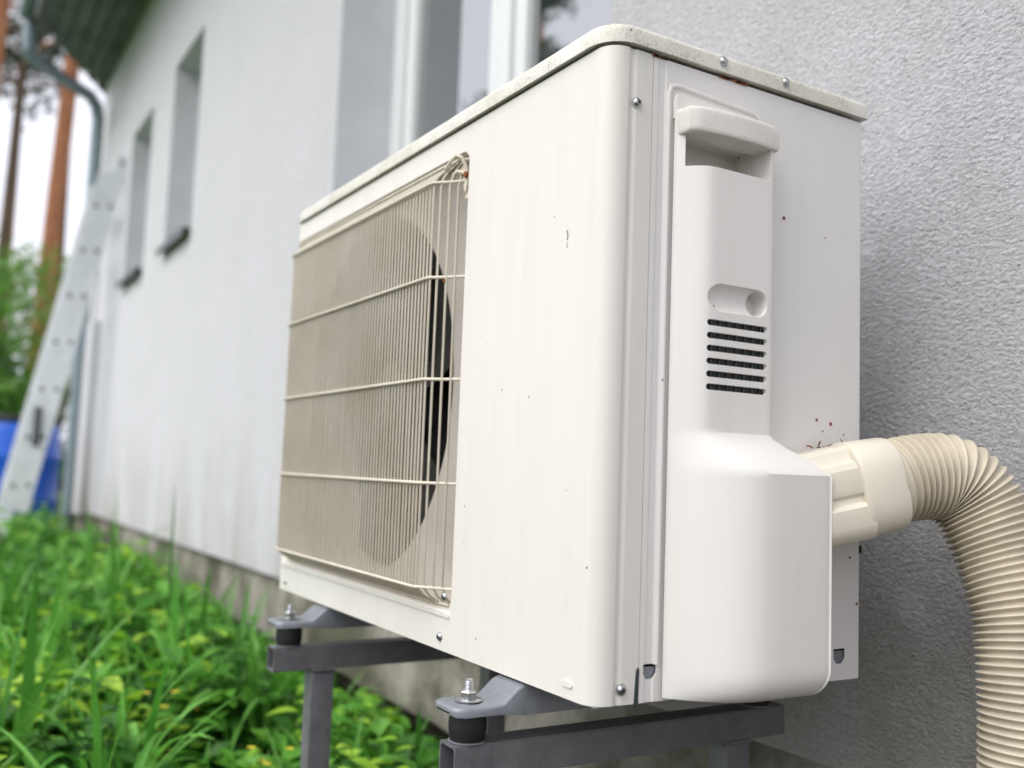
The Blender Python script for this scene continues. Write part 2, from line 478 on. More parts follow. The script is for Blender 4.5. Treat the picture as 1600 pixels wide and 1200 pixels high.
def make_window(x0, x1, z0, z1, big):
    # reveals
    bm = bmesh.new(); y0, y1 = YW, YW + RD
    quad(bm, [(x0, y0, z0), (x0, y1, z0), (x0, y1, z1), (x0, y0, z1)])
    quad(bm, [(x1, y1, z0), (x1, y0, z0), (x1, y0, z1), (x1, y1, z1)])
    quad(bm, [(x0, y1, z1), (x1, y1, z1), (x1, y0, z1), (x0, y0, z1)])
    quad(bm, [(x0, y0, z0), (x1, y0, z0), (x1, y1, z0), (x0, y1, z0)])
    hobj('reveal', bm, 'reveal', sharp=None)
    fw = .07
    bm = bmesh.new()
    Y0, Y1 = YW + RD - .012, YW + RD + .06
    add_box(bm, (x0, Y0, z0), (x0 + fw, Y1, z1), .004); add_box(bm, (x1 - fw, Y0, z0), (x1, Y1, z1), .004)
    add_box(bm, (x0 + fw, Y0, z0), (x1 - fw, Y1, z0 + fw), .004); add_box(bm, (x0 + fw, Y0, z1 - fw), (x1 - fw, Y1, z1), .004)
    if big: add_box(bm, ((x0 + x1) / 2 - .03, Y0, z0 + fw), ((x0 + x1) / 2 + .03, Y1, z1 - fw), .004)
    fr = hobj('window', bm, 'white_pvc')
    xm = (x0 + x1) / 2
    bays = [(x0 + fw, xm - .03), (xm + .03, x1 - fw)] if big else [(x0 + fw, x1 - fw)]
    for a, b in bays:
        bm = bmesh.new(); s = .05; ya, yb = Y0 + .012, Y1 - .01; g = .003
        a_, b_, c_, d_ = a + g, b - g, z0 + fw + g, z1 - fw - g
        add_box(bm, (a_, ya, c_), (a_ + s, yb, d_), .004); add_box(bm, (b_ - s, ya, c_), (b_, yb, d_), .004)
        add_box(bm, (a_ + s, ya, c_), (b_ - s, yb, c_ + s), .004); add_box(bm, (a_ + s, ya, d_ - s), (b_ - s, yb, d_), .004)
        sh = hobj('sash', bm, 'white_pvc', fr)
        bm = bmesh.new(); add_box(bm, (a_ + s - .004, ya + .018, c_ + s - .004), (b_ - s + .004, ya + .030, d_ - s + .004))
        hobj('pane', bm, 'glass', fr, sharp=None)
    bm = bmesh.new()
    add_prism(bm, [(YW + RD - .014, z0 + .022), (YW - .035, z0 + .008), (YW - .035, z0 - .028), (YW - .030, z0 - .028), (YW - .028, z0 - .002), (YW + RD - .014, z0 + .004)], 'X', x0 + .002, x1 - .002)
    recalc(bm); hobj('sill', bm, 'sill', fr)
for i, (a, b, c, d) in enumerate(WIN): make_window(a, b, c, d, i == 0)

# foundation
bm = bmesh.new()
def xgrid(bm, x0, x1, nx, f):
    rows = [[bm.verts.new(p) for p in f(lerp(x0, x1, i / nx))] for i in range(nx + 1)]
    for a, b in zip(rows, rows[1:]):
        for k in range(len(a) - 1): bm.faces.new((a[k], b[k], b[k + 1], a[k + 1]))
rnd = random.Random(3)
jit = [rnd.uniform(-.006, .006) for _ in range(400)]
def fsec(x):
    i = int((x + 7) * 18) % 400; j = jit[i]
    return [(x, YW + .03 + j, wz(x) - .001), (x, YW + .018 + j, -.20), (x, YW + .02 + j * .5, -.27), (x, YW + .02, -.335 + j),
            (x, YW + .16, -.338 + j), (x, YW + .16, GZ - .03)]
xgrid(bm, XC + .03, 3.1, 170, fsec)
quad(bm, [(XC + .03, YW + 6, GZ), (XC + .03, YW + .02, GZ), (XC + .03, YW + .02, -.16), (XC + .03, YW + 6, -.16)])
hobj('foundation', bm, 'concrete', sharp=60)

# soffit: boards seen from below, chamfered far corner; each board a piece
SZ = 2.80; OV = -.06
soffit = None
bm = bmesh.new()
add_prism(bm, [(-7.0, .62), (-7.0, YW + 5.5), (3.4, YW + 5.5), (3.4, OV - .0), (-5.8, OV)], 'Z', SZ + .02, SZ + .10)
recalc(bm); roof = hobj('roof', bm, 'rooftile', sharp=30)
nb = 6
for k in range(nb):
    ya, yb = lerp(OV, YW + .02, k / nb) + .005, lerp(OV, YW + .02, (k + 1) / nb) - .005
    def xe(y): return -5.8 - (y - OV) / (.53) * 1.0
    bm = bmesh.new()
    add_prism(bm, [(xe(yb), yb), (xe(ya), ya), (3.35, ya), (3.35, yb)], 'Z', SZ, SZ + .018)
    recalc(bm); hobj('soffit_board', bm, 'roofwood', roof, sharp=30)
bm = bmesh.new(); add_prism(bm, [(-5.82, OV - .022), (-5.82, OV - .002), (3.4, OV - .002), (3.4, OV - .022)], 'Z', SZ - .04, SZ + .16)
recalc(bm); hobj('fascia', bm, 'roofwood', roof, sharp=30)
bm = bmesh.new()
gp = [(OV - .03 - .045 + .045 * math.cos(a), SZ + .06 + .05 * math.sin(a)) for a in [PI + PI * k / 10 for k in range(11)]]
gi = [(OV - .03 - .045 + .041 * math.cos(a), SZ + .06 + .046 * math.sin(a)) for a in [2 * PI - PI * k / 10 for k in range(11)]]
add_prism(bm, gp + gi, 'X', -5.82, 3.4); recalc(bm); hobj('gutter', bm, 'zincpipe', roof)
bm = bmesh.new()
dp = [(-5.80, OV - .050, SZ + .04), (-5.80, OV - .048, SZ - .10), (-5.805, OV - .043, SZ - .17), (-5.83, OV - .015, SZ - .215), (-6.19, .30, SZ - .235), (-6.27, .355, SZ - .27), (-6.30, .372, SZ - .34), (-6.31, .374, GZ)]
pp = []
for a, b in zip(dp, dp[1:]):
    for k in range(4): pp.append(Vector(a).lerp(Vector(b), k / 4))
pp.append(Vector(dp[-1]))
add_tube(bm, pp, .04, 14); hobj('downpipe', bm, 'zincpipe')

# ================================================================== AIR CONDITIONER
ac = empty('air_conditioner', (-.4, .158, 0), 'cream outdoor air conditioning unit with wire fan guard and mossy lid', 'air conditioner')
AO = Vector((-.4, .158, 0))
def aobj(name, bm, mat, parent=None, **k):
    bmesh.ops.translate(bm, vec=-AO, verts=bm.verts)
    return obj(name, bm, mat, parent or ac, **k)
W, D, H = .795, .316, .547

# --- lid
bm = bmesh.new()
def lid_ring(off, z, r):
    return [bm.verts.new((x, y, z)) for x, y in rr(off, r)]
def rr(off, r):
    pts = []
    x0, x1, y0, y1 = -W - off, off, -off, D + off
    for cx, cy, a0, R_ in ((x1 - r, y1, 0, .003), (x0 + r, y1, PI / 2, .003), (x0 + r, y0 + r, PI, r), (x1 - r, y0 + r, 1.5 * PI, r)):
        for k in range(9):
            a = a0 + PI / 2 * k / 8
            if R_ == r: pts.append((cx + r * math.cos(a), cy + r * math.sin(a)))
            else:
                c2x = x1 - .003 if a0 == 0 else x0 + .003
                pts.append((c2x + .003 * math.cos(a), y1 - .003 + .003 * math.sin(a)))
    return pts
prof = [(.0028, .5498), (.0042, .5498), (.0042, .5610), (.0036, .5636), (.0018, .5658), (-.0012, .5670), (-.005, .5672), (-.012, .5660), (-.03, .5664)]
rings = [lid_ring(o_, z_, .026 + o_) if o_ > -.02 else lid_ring(o_, z_, .008) for o_, z_ in prof]
for a, b in zip(rings, rings[1:]):
    for k in range(len(a)): bm.faces.new((a[k], a[(k + 1) % len(a)], b[(k + 1) % len(a)], b[k]))
bm.faces.new(rings[-1]); bm.faces.new(rings[0][::-1])
recalc(bm)
lid = aobj('lid', bm, 'lid', sharp=40)

# --- dark core that closes the gaps
bm = bmesh.new(); add_box(bm, (-W + .012, .10, .006), (-.030, D - .006, .5496)); add_box(bm, (-.235, .010, .006), (-.030, .10, .5496))
aobj('inner_casing', bm, 'core', sharp=None)

# --- front panel: sheet folded round both corners, with the fan opening
R1 = .019
def arc(cx, cy, r, a0, a1, n=8): return [(cx + r * math.cos(lerp(a0, a1, k / n)), cy + r * math.sin(lerp(a0, a1, k / n))) for k in range(n + 1)]
T = .0013
outer = [(-W, .055), (-W, .014)] + arc(-W + .012, .012, .012, PI, 1.5 * PI, 6) + arc(-R1, R1, R1, -PI / 2, 0, 10) \
    + [(0, .0200), (-.0004, .0212), (-.0014, .0228), (-.0016, .0245), (-.0012, .0262), (-.0004, .0275), (0, .029), (0, .0455)]
inner = [(-T, .0455), (-T, .029), (-T - .0006, .0275), (-T - .0015, .0235), (-T - .0002, .0200)] + arc(-R1, R1, R1 - T, 0, -PI / 2, 10) + arc(-W + .012, .012, .012 - T, 1.5 * PI, PI, 6) + [(-W + T, .055)]
bm = bmesh.new(); add_prism(bm, outer + inner, 'Z', .0, H); recalc(bm)
front = aobj('front_panel', bm, 'paint', sharp=30)
OX0, OX1, OZ0, OZ1, OR = -.786, -.2435, .0405, .5205, .014
FC = (-.5185, .2775)
def opening_pt(ang, inset=0, r=OR):
    dx, dz = math.cos(ang), math.sin(ang)
    cx, cz = (OX0 + OX1) / 2, (OZ0 + OZ1) / 2; hx, hz = (OX1 - OX0) / 2 - inset, (OZ1 - OZ0) / 2 - inset
    lo, hi = 0, .6
    for _ in range(40):
        t = (lo + hi) / 2
        qx = abs(FC[0] + dx * t - cx) - hx + r; qz = abs(FC[1] + dz * t - cz) - hz + r
        d = math.hypot(max(qx, 0), max(qz, 0)) + min(max(qx, qz), 0) - r
        if d < 0: lo = t
        else: hi = t
    return (FC[0] + dx * lo, FC[1] + dz * lo)
angs = [2 * PI * k / 176 for k in range(176)]
cx_, cz_ = FC
corner = [math.atan2(z - cz_, x - cx_) % (2 * PI) for x in (OX0, OX1) for z in (OZ0, OZ1)]
for c0 in corner:
    for k in range(-5, 6): angs.append((c0 + k * .009) % (2 * PI))
angs.sort()
cb = bmesh.new()
add_prism(cb, [(x - AO.x, z - AO.z) for x, z in (opening_pt(a) for a in angs)], 'Y', -.02 - AO.y, .01 - AO.y)
# vertical slot at the foot of the flange and the small drain punch
cbs = [cb]
boolean(front, cbs)
# liner, orifice plate and bell mouth
bm = bmesh.new()
def ringf(f): return [bm.verts.new(f(a)) for a in angs]
def RR(inset, y, r=OR):
    def g(a):
        p = opening_pt(a, inset, r); return (p[0], y, p[1])
    return g
def CC(r, y): return lambda a: (FC[0] + r * math.cos(a), y, FC[1] + r * math.sin(a))
rs = [ringf(RR(-.0012, .0012)), ringf(RR(.0002, .0015)), ringf(RR(.002, .0040)), ringf(RR(.004, .012)), ringf(RR(.005, .0158, .012)), ringf(RR(.0065, .0165, .010)),
      ringf(CC(.2290, .0166)), ringf(CC(.2268, .0172)), ringf(CC(.2240, .0200)), ringf(CC(.2225, .026)), ringf(CC(.2220, .085))]
for a, b in zip(rs, rs[1:]):
    for k in range(len(a)): bm.faces.new((a[k], b[k], b[(k + 1) % len(a)], a[(k + 1) % len(a)]))
recalc(bm)
aobj('fan_shroud', bm, 'shroud', sharp=50)

# --- fan: hub and three swept blades, coil fins and motor bracket behind
bm = bmesh.new()
add_lathe(bm, [(.0, .040), (.030, .041), (.043, .047), (.047, .058), (.047, .095)], (FC[0], 0, FC[1]), 'Y', 36)
recalc(bm); fan = aobj('fan', bm, 'fan')
for bnum in range(3):
    bm = bmesh.new(); a0 = bnum * 2 * PI / 3 + .4; rows = []
    for i in range(9):
        r = lerp(.042, .214, i / 8); span = lerp(.9, 1.45, i / 8); sweep = .55 * (i / 8) ** 1.3
        row = []
        for j in range(11):
            t = j / 10; a = a0 + sweep + (t - .5) * span
            row.append(bm.verts.new((FC[0] + r * math.cos(a), .040 + .045 * t + .006 * math.sin(PI * t), FC[1] + r * math.sin(a))))
        rows.append(row)
    for p, q in zip(rows, rows[1:]):
        for j in range(10): bm.faces.new((p[j], p[j + 1], q[j + 1], q[j]))
    bmesh.ops.solidify(bm, geom=bm.faces[:], thickness=.003); recalc(bm)
    aobj('blade', bm, 'fan', fan).parent = fan
bm = bmesh.new(); add_box(bm, (OX0, .096, OZ0), (OX1, .099, OZ1))
for k in range(90):
    x = lerp(OX0 + .003, OX1 - .003, k / 89); add_box(bm, (x - .0006, .0925, OZ0 + .004), (x + .0006, .0955, OZ1 - .004))
aobj('heat_exchanger', bm, 'core', sharp=None)

# --- wire guard
bm = bmesh.new()
GX0, GX1, GY = -.7425, -.284, -.020
levels = [.489, .386, .2775, .169, .062]
WR = .00122
def hpath(z, y=GY - .0026):
    return [(OX0 + .006, .010, z), (-.7700, -.002, z), (-.7480, y + .002, z), (GX0, y, z), ((GX0 + GX1) / 2, y, z), (GX1 - .004, y, z),
            (GX1 + .001, y + .0012, z), (GX1 + .017, -.006, z), (GX1 + .0385, .0095, z)]
for z in levels: add_tube(bm, hpath(z), .00165, 8)
for z, y in ((.5130, -.0030), (.0455, .0025)):
    add_tube(bm, [(OX0 + .012, y + .006, z), (-.762, y, z), (-.30, y, z), (-.262, y + .002, z), (-.2535, y + .009, z)], .0016, 8)
recalc(bm)
guard = aobj('fan_guard', bm, 'bar')
wires = [(x, GY) for x in [lerp(GX0, GX1, k / 55) for k in range(56)]] + [(-.2775, -.0150), (-.2690, -.0085), (-.2605, -.0022)] + [(-.7550, -.012), (-.7660, -.0035)]
for x, y in wires:
    bm = bmesh.new(); dy = (y - GY)
    jx = random.uniform(-.0004, .0004)
    add_tube(bm, [(x, .006 + dy * .2, .0425), (x, .0015 + dy * .4, .0462), (x, y + .010 - dy * .3, .0525), (x, y + .002, .0595), (x + jx, y, .066), (x + jx, y, .28), (x - jx, y, .484), (x, y + .0022, .4935), (x, y + .010 - dy * .3, .5030), (x, .0005 + dy * .4, .5125), (x, .006 + dy * .2, .5170)], WR, 6, flat=1.35)
    recalc(bm); aobj('wire', bm, 'wire', guard)
# clip at the top right corner of the guard: hooked wire, tab and rusty screw
bm = bmesh.new()
add_tube(bm, [(-.2860, -.008, .500), (-.276, -.010, .506), (-.268, -.009, .5125), (-.262, -.006, .5165), (-.257, -.002, .514), (-.2555, .002, .506), (-.2545, .004, .495), (-.2535, .006, .484)], .0021, 8)
add_tube(bm, [(-.272, -.004, .498), (-.262, -.003, .500), (-.255, .0, .497), (-.2505, .004, .491)], .0018, 8)
add_prism(bm, [(-.2745, .494), (-.268, .5035), (-.2600, .507), (-.2525, .500), (-.2495, .486), (-.2530, .476), (-.2565, .480), (-.2590, .490)], 'Y', .0015, .0032)
add_prism(bm, [(-.258, .470), (-.2505, .470), (-.2505, .482), (-.2545, .486)], 'Y', .004, .0055)
recalc(bm); clip = aobj('guard_clip', bm, 'bar')
bm = bmesh.new(); add_lathe(bm, [(.0035, .0), (.0035, .003)], (-.2515, -.001, .4945), 'Y', 10)
add_lathe(bm, [(.0022, .0), (.0016, .002)], (-.2700, -.011, .3825), 'Y', 8)
aobj('rusted_spot', bm, 'rust', clip, kind='stuff')

# --- base pan lip below the opening, side panels
bm = bmesh.new(); add_box(bm, (-W + .006, .006, -.0015), (-.006, D - .004, .010)); aobj('base_pan', bm, 'paint_side')
bm = bmesh.new()
add_prism(bm, [(-.7815, .0392), (-.2485, .0392), (-.2455, .0375), (-.2455, .0345), (-.783, .0345)], 'Y', -.0016, .0004)
recalc(bm); aobj('bottom_lip', bm, 'paint')
bm = bmesh.new()
# service side panel with a formed channel beside the seam
op = [(0, .0462), (0, .0515), (-.0012, .053), (-.0012, .0600), (0, .0615), (0, D - .004), (-.001, D - .0012), (-.004, D)]
ip = [(-.006, D), (-.006, D - .003), (-T, D - .006), (-T, .0620), (-.0025, .0605), (-.0025, .0525), (-T, .0510), (-T, .0462)]
add_prism(bm, op + ip, 'Z', .0, H - .001); recalc(bm)
side = aobj('side_panel', bm, 'paint_side', sharp=25)
def sideprism(poly, x0=-.01, x1=.01):
    b = bmesh.new(); add_prism(b, [(y - AO.y, z) for y, z in poly], 'X', x0 - AO.x, x1 - AO.x); return b
holes = [(.0505, .0645, .0180, .0305), (.2785, .2945, .0150, .0290)]
cuts = []
for a, b_, c, d in holes:
    cuts.append(sideprism([(a, d), (a, c + .005), (a + .004, c), (b_ - .004, c), (b_, c + .005), (b_, d)]))
cuts.append(sideprism([(.0745, .4520), (.1610, .4520), (.1610, .4832), (.0745, .4832)]))
boolean(side, cuts)
bm = bmesh.new()
ya, yb, za, zb, xd, xf = .0742, .1613, .4512, .4838, -.020, .0038
quad(bm, [(xd, ya, za), (xd, yb, za), (xd, yb, zb), (xd, ya, zb)])
quad(bm, [(xd, ya, za), (xf, ya, za), (xf, yb, za), (xd, yb, za)]); quad(bm, [(xd, ya, zb), (xd, yb, zb), (xf, yb, zb), (xf, ya, zb)])
quad(bm, [(xd, ya, za), (xd, ya, zb), (xf, ya, zb), (xf, ya, za)]); quad(bm, [(xd, yb, za), (xf, yb, za), (xf, yb, zb), (xd, yb, zb)])
aobj('finger_recess', bm, 'handle', side, sharp=None).parent = side
for a, b_, c, d in holes:
    bm = bmesh.new(); add_box(bm, (-.0045, a - .002, c - .002), (-.0028, b_ + .002, d - .0025)); aobj('knockout_tab', bm, 'footsteel', side).parent = side
# far side panel, back
bm = bmesh.new(); add_box(bm, (-W, .0552, 0), (-W + T, D, H - .001)); aobj('far_side_panel', bm, 'paint_side')
bm = bmesh.new(); add_box(bm, (-W + .003, D - .002, .002), (-.0065, D - .0005, H - .002)); aobj('back_panel', bm, 'paint_side')
# slot between flange and side panel
bm = bmesh.new(); add_prism(bm, [(.0413, -.0005), (.0455, -.0005), (.0462, .0265), (.0450, .0290), (.0430, .0265)], 'X', -.001, .0006); recalc(bm)
aobj('drain_slot', bm, 'slotdark')
# embossed bead beside the seam
bm = bmesh.new()
add_tube(bm, [(-.0006, .0640, .03 + .0), (-.0004, .0640, .10), (-.0004, .0640, .50), (-.0004, .0640, .517), (-.0004, .0665, .5235), (-.0004, .0740, .5255), (-.0004, .164, .5215), (-.0004, .171, .5185), (-.0004, .1735, .511), (-.0008, .1740, .498)], .0024, 10)
recalc(bm); aobj('embossed_bead', bm, 'paint_side', side).parent = side
# front punch
bm = bmesh.new(); add_prism(bm, rrect(-.0415, .0098, -.0275, .0145, .0022), 'Y', -.0012, .0002); recalc(bm)
aobj('punched_knob', bm, 'paint')
bm = bmesh.new(); add_tube(bm, [(-.0560, -.0006, .3960), (-.0545, -.0006, .391), (-.0556, -.0006, .387)], .0003, 6)
add_tube(bm, [(-.0555, -.0004, .3850), (-.0558, -.0004, .380)], .0002, 6)
aobj('scratch', bm, 'dirt')

def screw(p, axis, r=.0042, parent=None):
    """pan head screw with a cross recess; axis X or Y (towards the viewer side)."""
    bm = bmesh.new()
    prof = [(r * 1.15, 0), (r * 1.15, .0006), (r, .0008), (r * .93, .0019), (r * .7, .0028), (r * .4, .0033), (0, .0034)]
    add_lathe(bm, prof, (0, 0, 0), 'X', 20)
    dk = bmesh.new()
    add_box(dk, (.0030, -r * .5, -r * .11), (.0037, r * .5, r * .11)); add_box(dk, (.0031, -r * .11, -r * .5), (.0038, r * .11, r * .5))
    rot = Matrix.Rotation(.5, 4, 'X')
    for b in (bm, dk):
        bmesh.ops.transform(b, matrix=rot, verts=b.verts)
        if axis == 'Y': bmesh.ops.transform(b, matrix=Matrix.Rotation(-PI / 2, 4, 'Z'), verts=b.verts)
        bmesh.ops.translate(b, vec=p, verts=b.verts)
    recalc(bm); recalc(dk)
    o = aobj('screw', bm, 'zinc', parent)
    return o, dk
def put(p, axis, parent=None, r=.0042):
    o, dk = screw(p, axis, r, parent)
    par = parent or ac
    if par is not ac:
        # third level is the limit: cross recess joined beside it
        bmesh.ops.translate(dk, vec=-AO, verts=dk.verts); dk.free()
    else: aobj('cross_recess', dk, 'black', o)
put((0, .0290, .5002), 'X'); put((0, .0283, .0125), 'X')
put((.0042, .1229, .5592), 'X', lid); put((.0042, .2020, .5592), 'X', lid)
put((-.2640, 0, .0135), 'Y'); put((-.2572, 0, .0545), 'Y'); put((-.7560, 0, .0120), 'Y', r=.003)
# rust bloom under the lid edge
bm = bmesh.new()
for k in range(26):
    y = random.choice((random.gauss(.130, .006), random.gauss(.148, .005), .046 + random.random() * .004)); s = random.uniform(.0006, .0016)
    add_box(bm, (.0005, y - s * 1.6, .5462 - s * .5), (.0016, y + s * 1.6, .5462 + s * .7))
aobj('rust_patch', bm, 'rust', sharp=None, kind='stuff')

# --- moulded service cover (handle part above, pipe box below)
def smooth(t): t = max(0, min(1, t)); return t * t * (3 - 2 * t)
def crom(P, n):
    out_ = []
    for i in range(len(P) - 1):
        p0, p1, p2, p3 = P[max(i - 1, 0)], P[i], P[i + 1], P[min(i + 2, len(P) - 1)]
        for k in range(n):
            t = k / n
            out_.append(tuple(.5 * ((2 * b) + (c - a) * t + (2 * a - 5 * b + 4 * c - d) * t * t + (-a + 3 * b - 3 * c + d) * t ** 3) for a, b, c, d in zip(p0, p1, p2, p3)))
    out_.append(tuple(P[-1])); return out_
UP = [(.0685, .0030), (.0700, .0072), (.0755, .0135), (.0820, .0195), (.0885, .0238), (.0950, .0256), (.1050, .0260), (.1300, .0260), (.1500, .0260), (.1620, .0259), (.1668, .0245), (.1685, .0205), (.1685, .0030)]
LO = [(.0685, .0030), (.0700, .0085), (.0770, .0195), (.0880, .0330), (.1010, .0455), (.1140, .0540), (.1270, .0588), (.1450, .0605), (.1700, .0605), (.1960, .0602), (.2025, .0590), (.2046, .0560), (.2048, .0030)]
UPs, LOs = crom(UP, 4), crom(LO, 4)
zs = []
def section(z):
    t = smooth((z - .190) / (.2235 - .190))
    # slope is straight, only its ends are rounded
    t2 = max(0, min(1, (z - .190) / .033)); t = .45 * t + .55 * t2
    pts = [(lerp(a[0], b[0], t), lerp(a[1], b[1], t)) for a, b in zip(LOs, UPs)]
    if z < .030:
        q = 1 - z / .030; k = math.sqrt(max(0, 1 - q ** 2.4)); kk = .50 + .50 * k
        pts = [(y - (1 - k) * .013 * max(0, (y - .12) / .084), .003 + (x - .003) * kk) for y, x in pts]
    if z > .4985:
        pts = [(y, .003 + (x - .003) * (1 - (z - .4985) / .02)) for y, x in pts]
    return pts
zl = [.0035, .0045, .006, .008, .011, .0145, .019, .024, .030, .036, .06, .12, .18, .186, .190, .194, .199, .2045, .210, .215, .220, .2235, .227, .232, .30, .40, .4985, .5005, .502]
bm = bmesh.new(); rings = []
for z in zl: rings.append([bm.verts.new((x, y, z)) for y, x in section(z)])
for a, b in zip(rings, rings[1:]):
    for k in range(len(a)): bm.faces.new((a[k], a[(k + 1) % len(a)], b[(k + 1) % len(a)], b[k]))
bm.faces.new(rings[0][::-1]); bm.faces.new(rings[-1]); recalc(bm)
cover = aobj('pipe_cover', bm, 'cover', sharp=30)
cuts = []
# finger recess under the handle
b = bmesh.new(); add_prism(b, [(.0735 - AO.y, -AO.x + .040), (.0740 - AO.y, -.01 - AO.x), (.1615 - AO.y, -.01 - AO.x), (.1615 - AO.y, .040 - AO.x)][::1], 'Z', .4510, .4840)
# prism along Z uses (x,y): swap
for v in b.verts: v.co.x, v.co.y = v.co.y, v.co.x
cuts.append(b)
# pill shaped pocket: half pipe and a deeper pit at its right end
b = bmesh.new()
def ell(yc, k, rz=.0122): return [(.026 - k * math.sin(a) + .0, rz * math.cos(a)) for a in [PI * i / 10 for i in range(11)]]
ys = [.0905, .0915, .0940, .0980, .1030, .148, .1530, .1565, .1585, .1592]
fr = [.25, .42, .66, .87, 1, 1, .90, .70, .45, .22]
rings = []
for y, f in zip(ys, fr):
    ring = [(.030, -.0122 * f)] + [(.026 - .0085 * min(1, f * 1.1) * math.sin(a), -.0122 * f * math.cos(a)) for a in [PI * i / 12 for i in range(13)]] + [(.030, .0122 * f)]
    rings.append([b.verts.new((x - AO.x, y - AO.y, .3383 + z)) for x, z in ring])
for p, q in zip(rings, rings[1:]):
    for k in range(len(p)): b.faces.new((p[k], p[(k + 1) % len(p)], q[(k + 1) % len(p)], q[k]))
b.faces.new(rings[0][::-1]); b.faces.new(rings[-1]); cuts.append(b)
b = bmesh.new()
pit = [(.1500 + .0088 * math.cos(2 * PI * k / 28), .3383 + .0118 * math.sin(2 * PI * k / 28)) for k in range(28)]
add_prism(b, [(y - AO.y, z) for y, z in pit], 'X', .008 - AO.x, .0225 - AO.x); cuts.append(b)
# six shallow vent slots; black strips inside stand in for a hollow's shade
SLZ = [.3160 - .01095 * k for k in range(6)]
for z in SLZ:
    b = bmesh.new(); add_prism(b, [(y - AO.y, zz) for y, zz in rrect(.0905, z - .0027, .1595, z + .0027, .0026, 5)], 'X', .0220 - AO.x, .040 - AO.x); cuts.append(b)
boolean(cover, cuts)
bm = bmesh.new()
for z in SLZ: add_box(bm, (.0215, .0906, z - .00275), (.0223, .1594, z + .00275))
aobj('vent_shade_strip', bm, 'black', cover, sharp=None)
bm = bmesh.new()
for z in SLZ:
    for k in range(7): y = .0965 + k * .0096; add_box(bm, (.0224, y - .0006, z - .0026), (.0236, y + .0006, z + .0026))
aobj('vent_rib', bm, 'slotdark', cover, sharp=None)
# thin seat plate above the handle and the handle lip
bm = bmesh.new()
add_prism(bm, [(.0685, .495), (.0685, .512), (.0705, .5165), (.0745, .5180), (.158, .5150), (.1640, .5120), (.1665, .5050), (.1665, .495)], 'X', .0008, .0045)
bmesh.ops.bevel(bm, geom=[e for e in bm.edges if all(abs(v.co.x - .0045) < 1e-6 for v in e.verts)], offset=.001, segments=2, affect='EDGES')
recalc(bm); aobj('seat_plate', bm, 'cover', cover).parent = cover
bm = bmesh.new(); rings = []
for i, z in enumerate((.4788, .4796, .4812, .4835, .490, .4960, .4990, .5008, .5016)):
    g = {0: -.0014, 1: -.0006, 2: -.0001, 3: 0, 4: 0, 5: 0, 6: -.0003, 7: -.0011, 8: -.0026}[i]
    pts = []
    for k in range(25):
        t = k / 24; y = lerp(.0690, .1700, t)
        bul = .0245 + .0045 * math.sin(PI * min(1, t * 1.02)) ** .8 + .004 * t
        if t < .06: bul = lerp(.022, bul, t / .06)
        if t > .955: bul = lerp(bul, .028, (t - .955) / .045)
        pts.append((bul + g, y - g * (1 if t < .5 else -1)))
    pts += [(.0062, .1700 + g), (.0062, .0690 - g)]
    rings.append([bm.verts.new((x, y, z)) for x, y in pts])
for a, b in zip(rings, rings[1:]):
    for k in range(len(a)): bm.faces.new((a[k], a[(k + 1) % len(a)], b[(k + 1) % len(a)], b[k]))
bm.faces.new(rings[0][::-1]); bm.faces.new(rings[-1]); recalc(bm)
aobj('handle', bm, 'handle', cover, sharp=45, wn=True)

# --- foot rails (pressed steel) under the unit
def foot_rail(xc):
    bm = bmesh.new(); hw = .024
    # stations along y: y, top z, bottom z, half width
    st = [(-.066, -.0205, -.0225, .010), (-.0655, -.0190, -.0245, .015), (-.063, -.0180, -.0255, .0200), (-.056, -.0178, -.0258, hw), (-.026, -.0178, -.0258, hw), (-.018, -.0165, -.0262, hw),
          (-.004, -.0045, -.0275, hw), (.002, -.0022, -.0285, hw), (.270, -.0022, -.0285, hw), (.285, -.0165, -.0275, hw), (.292, -.0178, -.0260, hw), (.330, -.0178, -.0258, hw), (.338, -.0190, -.0250, .016), (.340, -.0205, -.0230, .010)]
    rings = []
    for y, zt, zb, h in st:
        r = .003
        sec = [(-h, zb), (-h, zt - r), (-h + r * .3, zt - r * .3), (-h + r, zt), (h - r, zt), (h - r * .3, zt - r * .3), (h, zt - r), (h, zb)]
        sec += [(h - .002, zb), (h - .002, zt - r), (-h + .002, zt - r), (-h + .002, zb)] if False else []
        rings.append([bm.verts.new((xc + x, y, z)) for x, z in sec])
    for a, b in zip(rings, rings[1:]):
        for k in range(len(a)): bm.faces.new((a[k], a[(k + 1) % len(a)], b[(k + 1) % len(a)], b[k]))
    bm.faces.new(rings[0][::-1]); bm.faces.new(rings[-1]); recalc(bm)
    o = aobj('foot_rail', bm, 'footsteel', sharp=50)
    bm = bmesh.new()
    add_prism(bm, rrect(xc - .017, -.049, xc + .013, -.033, .0078), 'Z', -.0176, -.0172)
    aobj('bolt_slot', bm, 'black', o, sharp=None)
    return o
XN, XF = -.1265, -.610
foot_rail(XN); foot_rail(XF)

